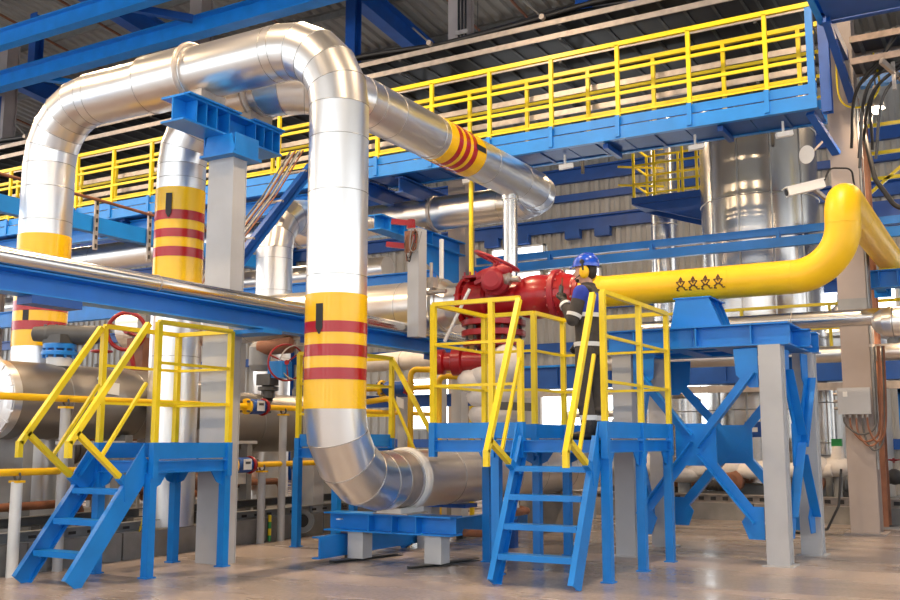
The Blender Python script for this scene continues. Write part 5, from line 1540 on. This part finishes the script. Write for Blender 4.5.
# cone-topped hopper and yellow rail behind the frame
t = thing('hopper', 'pale steel cone-topped hopper peeping over the braced frame', 'hopper', (-2.75, 20.6, 0.24))
MB().lathe((-2.95, 20.9, 0.24), (0, 0, 1), [(0, 0.75), (3.0, 0.75), (3.05, 0.80), (3.12, 0.80), (3.75, 0.14), (3.95, 0.12)], 40).build('shell', 'silver', t)
MB().lathe((-2.95, 20.9, 4.17), (0, 0, 1), [(0, 0.09), (0.05, 0.12), (0.12, 0.05)], 20).build('cap', 'galv', t)
t = thing('guard_rail', 'low yellow guard rail in front of the storage tank', 'railing', (-4, 17.35, 2.7))
for z in (3.55, 3.15):
    MB().bar((-5.6, 17.36, z), (4, 17.36, z), 0.05, 0.05).build('rail', 'yellow', t)
for x in (-5.5, -4.15, -2.7, -1.3, 0.1, 1.5):
    MB().box((x, 17.33, 2.70), (x + 0.05, 17.38, 3.57)).build('post', 'yellow', t)

# horizontal silver pipes at the right
t = thing('slim_pipe', 'polished steel pipe crossing in front of the main dusty rose column', 'pipe', (-1.5, 13.5, 2.85))
MB().tube((-4.6, 13.5, 2.85), (3.5, 13.5, 2.85), 0.112, 28).build('tube', 'steel', t)
for x in (-2.55, -1.2):
    MB().ring((x, 13.5, 2.85), (1, 0, 0), 0.113, 0.006, 28, 6).build('joint_band', 'galv', t)
for x in (-4.5, 1.8):
    MB().box((x, 13.43, 0), (x + 0.1, 13.57, 2.74)).build('post', 'colgrey', t)
t = thing('insulated_pipe', 'stubby silver pipe end with a rounded cap beside the main column', 'pipe', (-1.1, 13.05, 2.6))
MB().lathe((-1.52, 13.0, 2.72), (1, 0, 0), [(0, 0.06), (0.04, 0.12), (0.12, 0.17), (0.22, 0.19), (4.5, 0.19)], 32).build('cladding', 'silverwarm', t)
MB().ring((-1.28, 13.0, 2.72), (1, 0, 0), 0.191, 0.006, 32, 6).build('seam', 'seam', t)
MB().box((0.8, 12.95, 0), (0.95, 13.05, 2.54)).build('post', 'colgrey', t)
t = thing('slim_pipe', 'dull steel pipe passing behind the main dusty rose column', 'pipe', (-1.5, 15.8, 2.55))
MB().tube((-6.5, 15.8, 2.58), (4, 15.8, 2.58), 0.125, 24).build('tube', 'silverwarm', t)
for x in (-6.4, 2.2):
    MB().box((x, 15.74, 0), (x + 0.1, 15.86, 2.46)).build('post', 'colgrey', t)
MB().ring((-3.2, 15.8, 2.58), (1, 0, 0), 0.126, 0.006, 24, 6).build('joint_band', 'galv', t)

# ------------------------------------------------------------------ fittings on the main column
t = thing('junction_box', 'pale grey junction box on the main column with looping cables under it', 'junction box', (-2.05, 14.98, 1.65))
MB().box((-2.23, 14.83, 1.66), (-1.83, 14.985, 2.02)).build('case', 'colbrown', t)
MB().box((-2.245, 14.815, 1.655), (-1.815, 14.832, 2.025)).build('lid', 'colgrey', t)
MB().box((-2.17, 14.808, 1.90), (-2.11, 14.816, 1.97)).build('label_plate', 'white', t)
for i in range(3):
    MB().lathe((-2.25, 14.9, 1.74 + 0.1 * i), (-1, 0, 0), [(0, 0.022), (0.06, 0.022)], 10).build('gland', 'galv', t)
for i, (x0, x1, dz) in enumerate(((-2.18, -1.78, 0.20), (-2.10, -1.74, 0.30), (-2.02, -1.72, 0.36), (-1.94, -1.68, 0.42), (-1.88, -1.66, 0.30))):
    MB().path(curve([(x0, 14.88, 1.66), (x0 + 0.02, 14.86, 1.66 - dz * 0.7), ((x0 + x1) / 2, 14.85, 1.58 - dz), (x1, 14.88, 1.62 - dz * 0.7), (x1 + 0.03, 14.94, 1.9), (x1 + 0.04, 14.97, 2.6)]), 0.014, 8).build('cable', ('darkgrey', 'rust', 'brownpipe')[i % 3], t)
    MB().lathe((x0, 14.88, 1.60), (0, 0, 1), [(0, 0.018), (0.06, 0.022)], 10).build('gland', 'galv', t)
for i in range(6):
    x, yy = -1.792, 15.02 + 0.058 * i
    m = ('midgrey', 'black', 'midgrey', 'rust', 'black', 'midgrey')[i]
    t = thing('riser_conduit', ('thin grey conduit closest to the main column web', 'black cable clipped next to the closest grey conduit', 'second grey conduit rising beside the main column', 'rust brown conduit rising beside the main column', 'black cable between the rust brown and outer conduits', 'outermost grey conduit rising beside the main column')[i], 'conduit', (x, yy, 1.0))
    MB().path([(x, yy, 0.9 + 0.12 * i), (x, yy, 3.0), (x, yy, 4.4), (x, yy, 6.3)], 0.015, 8).build('tube', m, t)
    for z in (2.6, 4.0, 5.4):
        MB().box((x - 0.018, yy - 0.024, z), (x + 0.02, yy + 0.024, z + 0.04)).build('clip', 'galv', t)
t = tag(MB().path([(-2.25, 14.85, 0.9), (-2.3, 14.8, 0.4), (-2.45, 14.7, 0.08), (-2.75, 14.6, 0.02), (-2.95, 14.75, 0.02)], 0.018, 8).build('floor_cable', 'black', None, (-2.4, 14.7, 0)), 'black cable curving from the main column down onto the floor', 'cable')

t = thing('security_camera', 'white security camera housing on a bracket by the yellow pipe top', 'camera', (-2.45, 14.5, 4.8))
a, b = V((-2.70, 14.35, 4.80)), V((-2.25, 14.62, 4.93))
MB().bar(a, b, 0.14, 0.12).build('housing', 'white', t)
d = (b - a).normalized()
MB().bar(a - d * 0.05 + V((0, 0, 0.065)), b + V((0, 0, 0.065)), 0.16, 0.015).build('sun_shield', 'white', t)
MB().lathe(a - d * 0.005, -d, [(0, 0.05), (0.012, 0.05)], 18).build('lens', 'black', t)
MB().bar(b - d * 0.12 + V((0, 0, -0.06)), V((-2.12, 14.95, 4.62)), 0.05, 0.05).build('bracket', 'galv', t)
MB().path(fillet([b, b + V((0.1, 0.0, 0.22)), b + V((0.38, 0.1, 0.2)), (-1.85, 14.96, 4.6)], 0.1, 6), 0.014, 8).build('cable', 'black', t)
t = thing('dish_lamp', 'round pale dish lamp hanging under the walkway end', 'lamp', (-2.47, 14.9, 5.3))
MB().lathe((-2.45, 14.86, 5.45), (-0.5, -0.85, -0.1), [(0, 0.03), (0.05, 0.13), (0.07, 0.135), (0.075, 0.001)], 24).build('dish', 'white', t)
MB().bar((-2.45, 14.87, 5.45), (-2.2, 15.02, 5.75), 0.03, 0.03).build('arm', 'galv', t)
for i, x in enumerate((-4.05, -2.75, -6.2, -8.0)):
    t = thing('flood_lamp', ('small white flood lamp under the walkway above the tank', 'small white flood lamp under the walkway end bracket', 'small white flood lamp under the walkway near the tank platform', 'small white flood lamp under the walkway beside the inner loop pipe')[i], 'lamp', (x, 14.55, 5.6))
    MB().bar((x, 14.55, 5.92), (x, 14.55, 5.75), 0.03, 0.03, up=(0, 1, 0)).build('stem', 'white', t)
    MB().bar((x - 0.09, 14.5, 5.70), (x + 0.12, 14.6, 5.74), 0.09, 0.07).build('head', 'white', t)

t = thing('pipe_bracket', 'blue ribbed bracket under the yellow gas pipe beside the main column', 'bracket', (-1.2, 15.65, 3.5))
MB().ibeam((-1.82, 15.65, 3.64), (1.2, 15.65, 3.64), 0.24, 0.26, 0.016).build('beam', 'blue', t)
for x in (-1.7, -1.45, -1.2, -0.95, -0.6, -0.2):
    MB().box((x, 15.54, 3.53), (x + 0.014, 15.76, 3.755)).build('stiffener', 'blue', t)
MB().ibeam((-1.72, 15.78, 3.62), (-1.72, 16.2, 3.62), 0.14, 0.2).build('arm', 'blue', t)
MB().box((-1.84, 16.2, 3.45), (-1.6, 16.23, 3.8)).build('arm_plate', 'blue', t)
MB().box((-1.69, 15.55, 3.771), (-1.45, 15.75, 3.79)).build('seat', 'yellow', t)

# upper right corner: blue deck, tray stubs, cables
t = thing('corner_deck', 'blue grated deck overhead beyond the walkway end', 'platform', (0, 13.0, 6.84))
for i in range(5):
    MB().box((-1.9 + i * 1.1, 12.45, 6.86), (-0.82 + i * 1.1, 13.45, 6.89)).build('grating', 'navy', t)
MB().channel((-2.0, 12.4, 6.92), (3.6, 12.4, 6.92), 0.08, 0.16, 0.012, flip=-1).build('edge_channel', 'blue', t)
MB().channel((-2.0, 13.5, 6.92), (3.6, 13.5, 6.92), 0.08, 0.16, 0.012).build('edge_channel', 'navy', t)
MB().channel((-1.98, 12.4, 6.92), (-1.98, 13.5, 6.92), 0.08, 0.16, 0.012).build('edge_channel', 'blue', t)
MB().bar((-1.9, 13.3, 6.82), (-1.84, 14.95, 6.2), 0.10, 0.08).build('bracket', 'navy', t)
MB().box((-1.98, 13.5, 6.84), (-1.86, 15.0, 6.98)).build('arm', 'navy', t)
for z, lb in ((6.82, 'upper rusty tray stub at the roof corner beside the walkway end'), (6.50, 'lower rusty tray stub at the roof corner beside the walkway end')):
    cable_tray(-1.75, 3.5, 14.3, 14.85, z, 0.09, lb, 'oldtray', rung=0.3)
for i, (x, z) in enumerate(((-1.35, 6.45), (-0.6, 6.25))):
    t = thing('slotted_bracket', ('slotted steel arm below the lower tray stub nearest the main column', 'slotted steel arm below the lower tray stub away from the column')[i], 'bracket', (x, 14.3, z))
    MB().bar((x, 14.2, z), (x + 0.35, 14.95, z - 0.25), 0.05, 0.08).build('arm', 'galv', t)
    MB().box((x + 0.1, 14.45, z - 0.35), (x + 0.15, 14.5, z + 0.05)).build('hanger', 'galv', t)
for j in range(7):
    pts = [(-1.9 + 0.05 * j, 14.9, 5.6 - 0.15 * (j % 4)), (-1.75 + 0.06 * j, 14.6, 6.2), (-1.5 + 0.16 * j, 14.5, 6.5 + 0.02 * j), (-0.9 + 0.14 * j, 14.45, 7.1), (0.2 + 0.2 * j, 14.5, 7.2 + 0.03 * j)]
    tag(MB().path(curve([(q[0] + random.uniform(-.06, .06), q[1] + random.uniform(-.08, .08), q[2] + random.uniform(-.05, .05)) for q in pts]), 0.022, 8).build('power_cable', 'black' if j % 3 else 'darkgrey', None, (-1.5, 14.6, 6.4)), 'thick cable drooping over the tray stubs at the roof corner', 'cable', 'cables drooping at the roof corner')
tag(MB().path(curve([(-2.0, 14.8, 7.0), (-1.98, 14.75, 6.2), (-1.7, 14.7, 6.0), (-1.45, 14.75, 6.25), (-1.5, 14.8, 6.8)]), 0.014, 8).build('earth_cable', 'yellow', None, (-1.8, 14.8, 6.1)), 'thin yellow earth cable looping at the head of the main column', 'cable')
tag(MB().path(fillet([(-1.75, 15.08, 5.9), (-1.6, 15.0, 5.0), (-1.35, 15.0, 4.55), (-0.6, 15.0, 4.45), (0.8, 15.0, 4.6)], 0.2, 6), 0.035, 10).build('power_cable', 'black', None, (-1.3, 15.0, 4.5)), 'heavy black cable sweeping off the main column above the yellow pipe', 'cable')
t = tag(MB().ibeam((-1.8, 15.65, 6.72), (4, 15.65, 6.72), 0.16, 0.24, 0.016).build('corner_beam', 'blue', None, (0, 15.65, 6.6)), 'blue beam running off beyond the head of the main column', 'beam')
t = thing('railed_gangway', 'navy gangway with yellow braced rails behind the main column cables', 'walkway', (0.5, 18.2, 5))
MB().box((-2.3, 18.0, 4.9), (5, 18.9, 5.35)).build('deck', 'navy', t)
for i in range(6):
    x = -2.2 + i * 1.1
    MB().box((x, 18.0, 5.35), (x + 0.07, 18.07, 6.75)).build('post', 'yellow', t)
    MB().bar((x + 0.05, 18.03, 5.4), (x + 1.05, 18.03, 6.2), 0.05, 0.05).build('brace', 'yellow', t)
for z in (6.7, 6.2, 5.75):
    MB().bar((-2.25, 18.03, z), (4.9, 18.03, z), 0.05, 0.06).build('rail', 'yellow', t)
for x in (-2.2, 2.5):
    MB().bar((x, 18.9, 5.3), (x, 18.3, 4.2), 0.08, 0.08).build('bracket', 'navy', t)
    MB().box((x - 0.08, 18.75, 0.24), (x + 0.08, 18.9, 4.9)).build('post_leg', 'colgrey', t)

# machine skid at the right edge
t = thing('machine_skid', 'blue machine skid with red cabinets and white cylinders at the right', 'machine', (-0.8, 17.8, 0.24))
for z in (0.45, 1.05, 2.05):
    MB().box((-1.75, 17.7, z), (3.0, 17.85, z + 0.16)).build('frame_rail', 'blue', t)
for x in (-1.75, -0.6, 0.6, 2.8):
    MB().box((x, 17.7, 0.24), (x + 0.14, 17.84, 2.2)).build('frame_post', 'blue', t)
for i in range(5):
    MB().lathe((-1.5, 18.1, 1.52 + 0.17 * i), (1, 0, 0), [(0, 0.06), (0.03, 0.078), (3.9, 0.078)], 18).build('cylinder', 'silver', t)
for x in (-1.4, -0.3, 0.9):
    MB().box((x, 17.9, 0.6), (x + 0.5, 18.4, 1.02)).build('cabinet', 'red', t)
    MB().box((x + 0.05, 17.89, 0.7), (x + 0.2, 17.9, 0.9)).build('cabinet_label', 'white', t)
MB().box((-1.65, 17.86, 1.24), (2.8, 17.95, 1.34)).build('shelf', 'yellow', t)
for j in range(4):
    MB().path([(-1.62 + 0.1 * j, 17.66, 1.9), (-1.5 + 0.1 * j, 17.6, 1.4 - 0.05 * j), (-1.3 + 0.1 * j, 17.64, 1.25), (-1.1 + 0.1 * j, 17.68, 1.5)], 0.02, 8).build('hose', 'black', t)

# lit bulbs that show in the picture
lamp(-1.52, 14.95, 6.02, 'lit lamp glowing under the tray arms beside the main column head', 22, rod=0.25, s=0.62)
lamp(-1.30, 15.65, 3.17, 'lit lamp glowing under the blue ribbed bracket', 22, rod=0.06, s=0.55)
lamp(-10.9, 16.45, 5.85, 'lit lamp glowing above the far silver pipe', 60, rod=0.9, s=0.62)
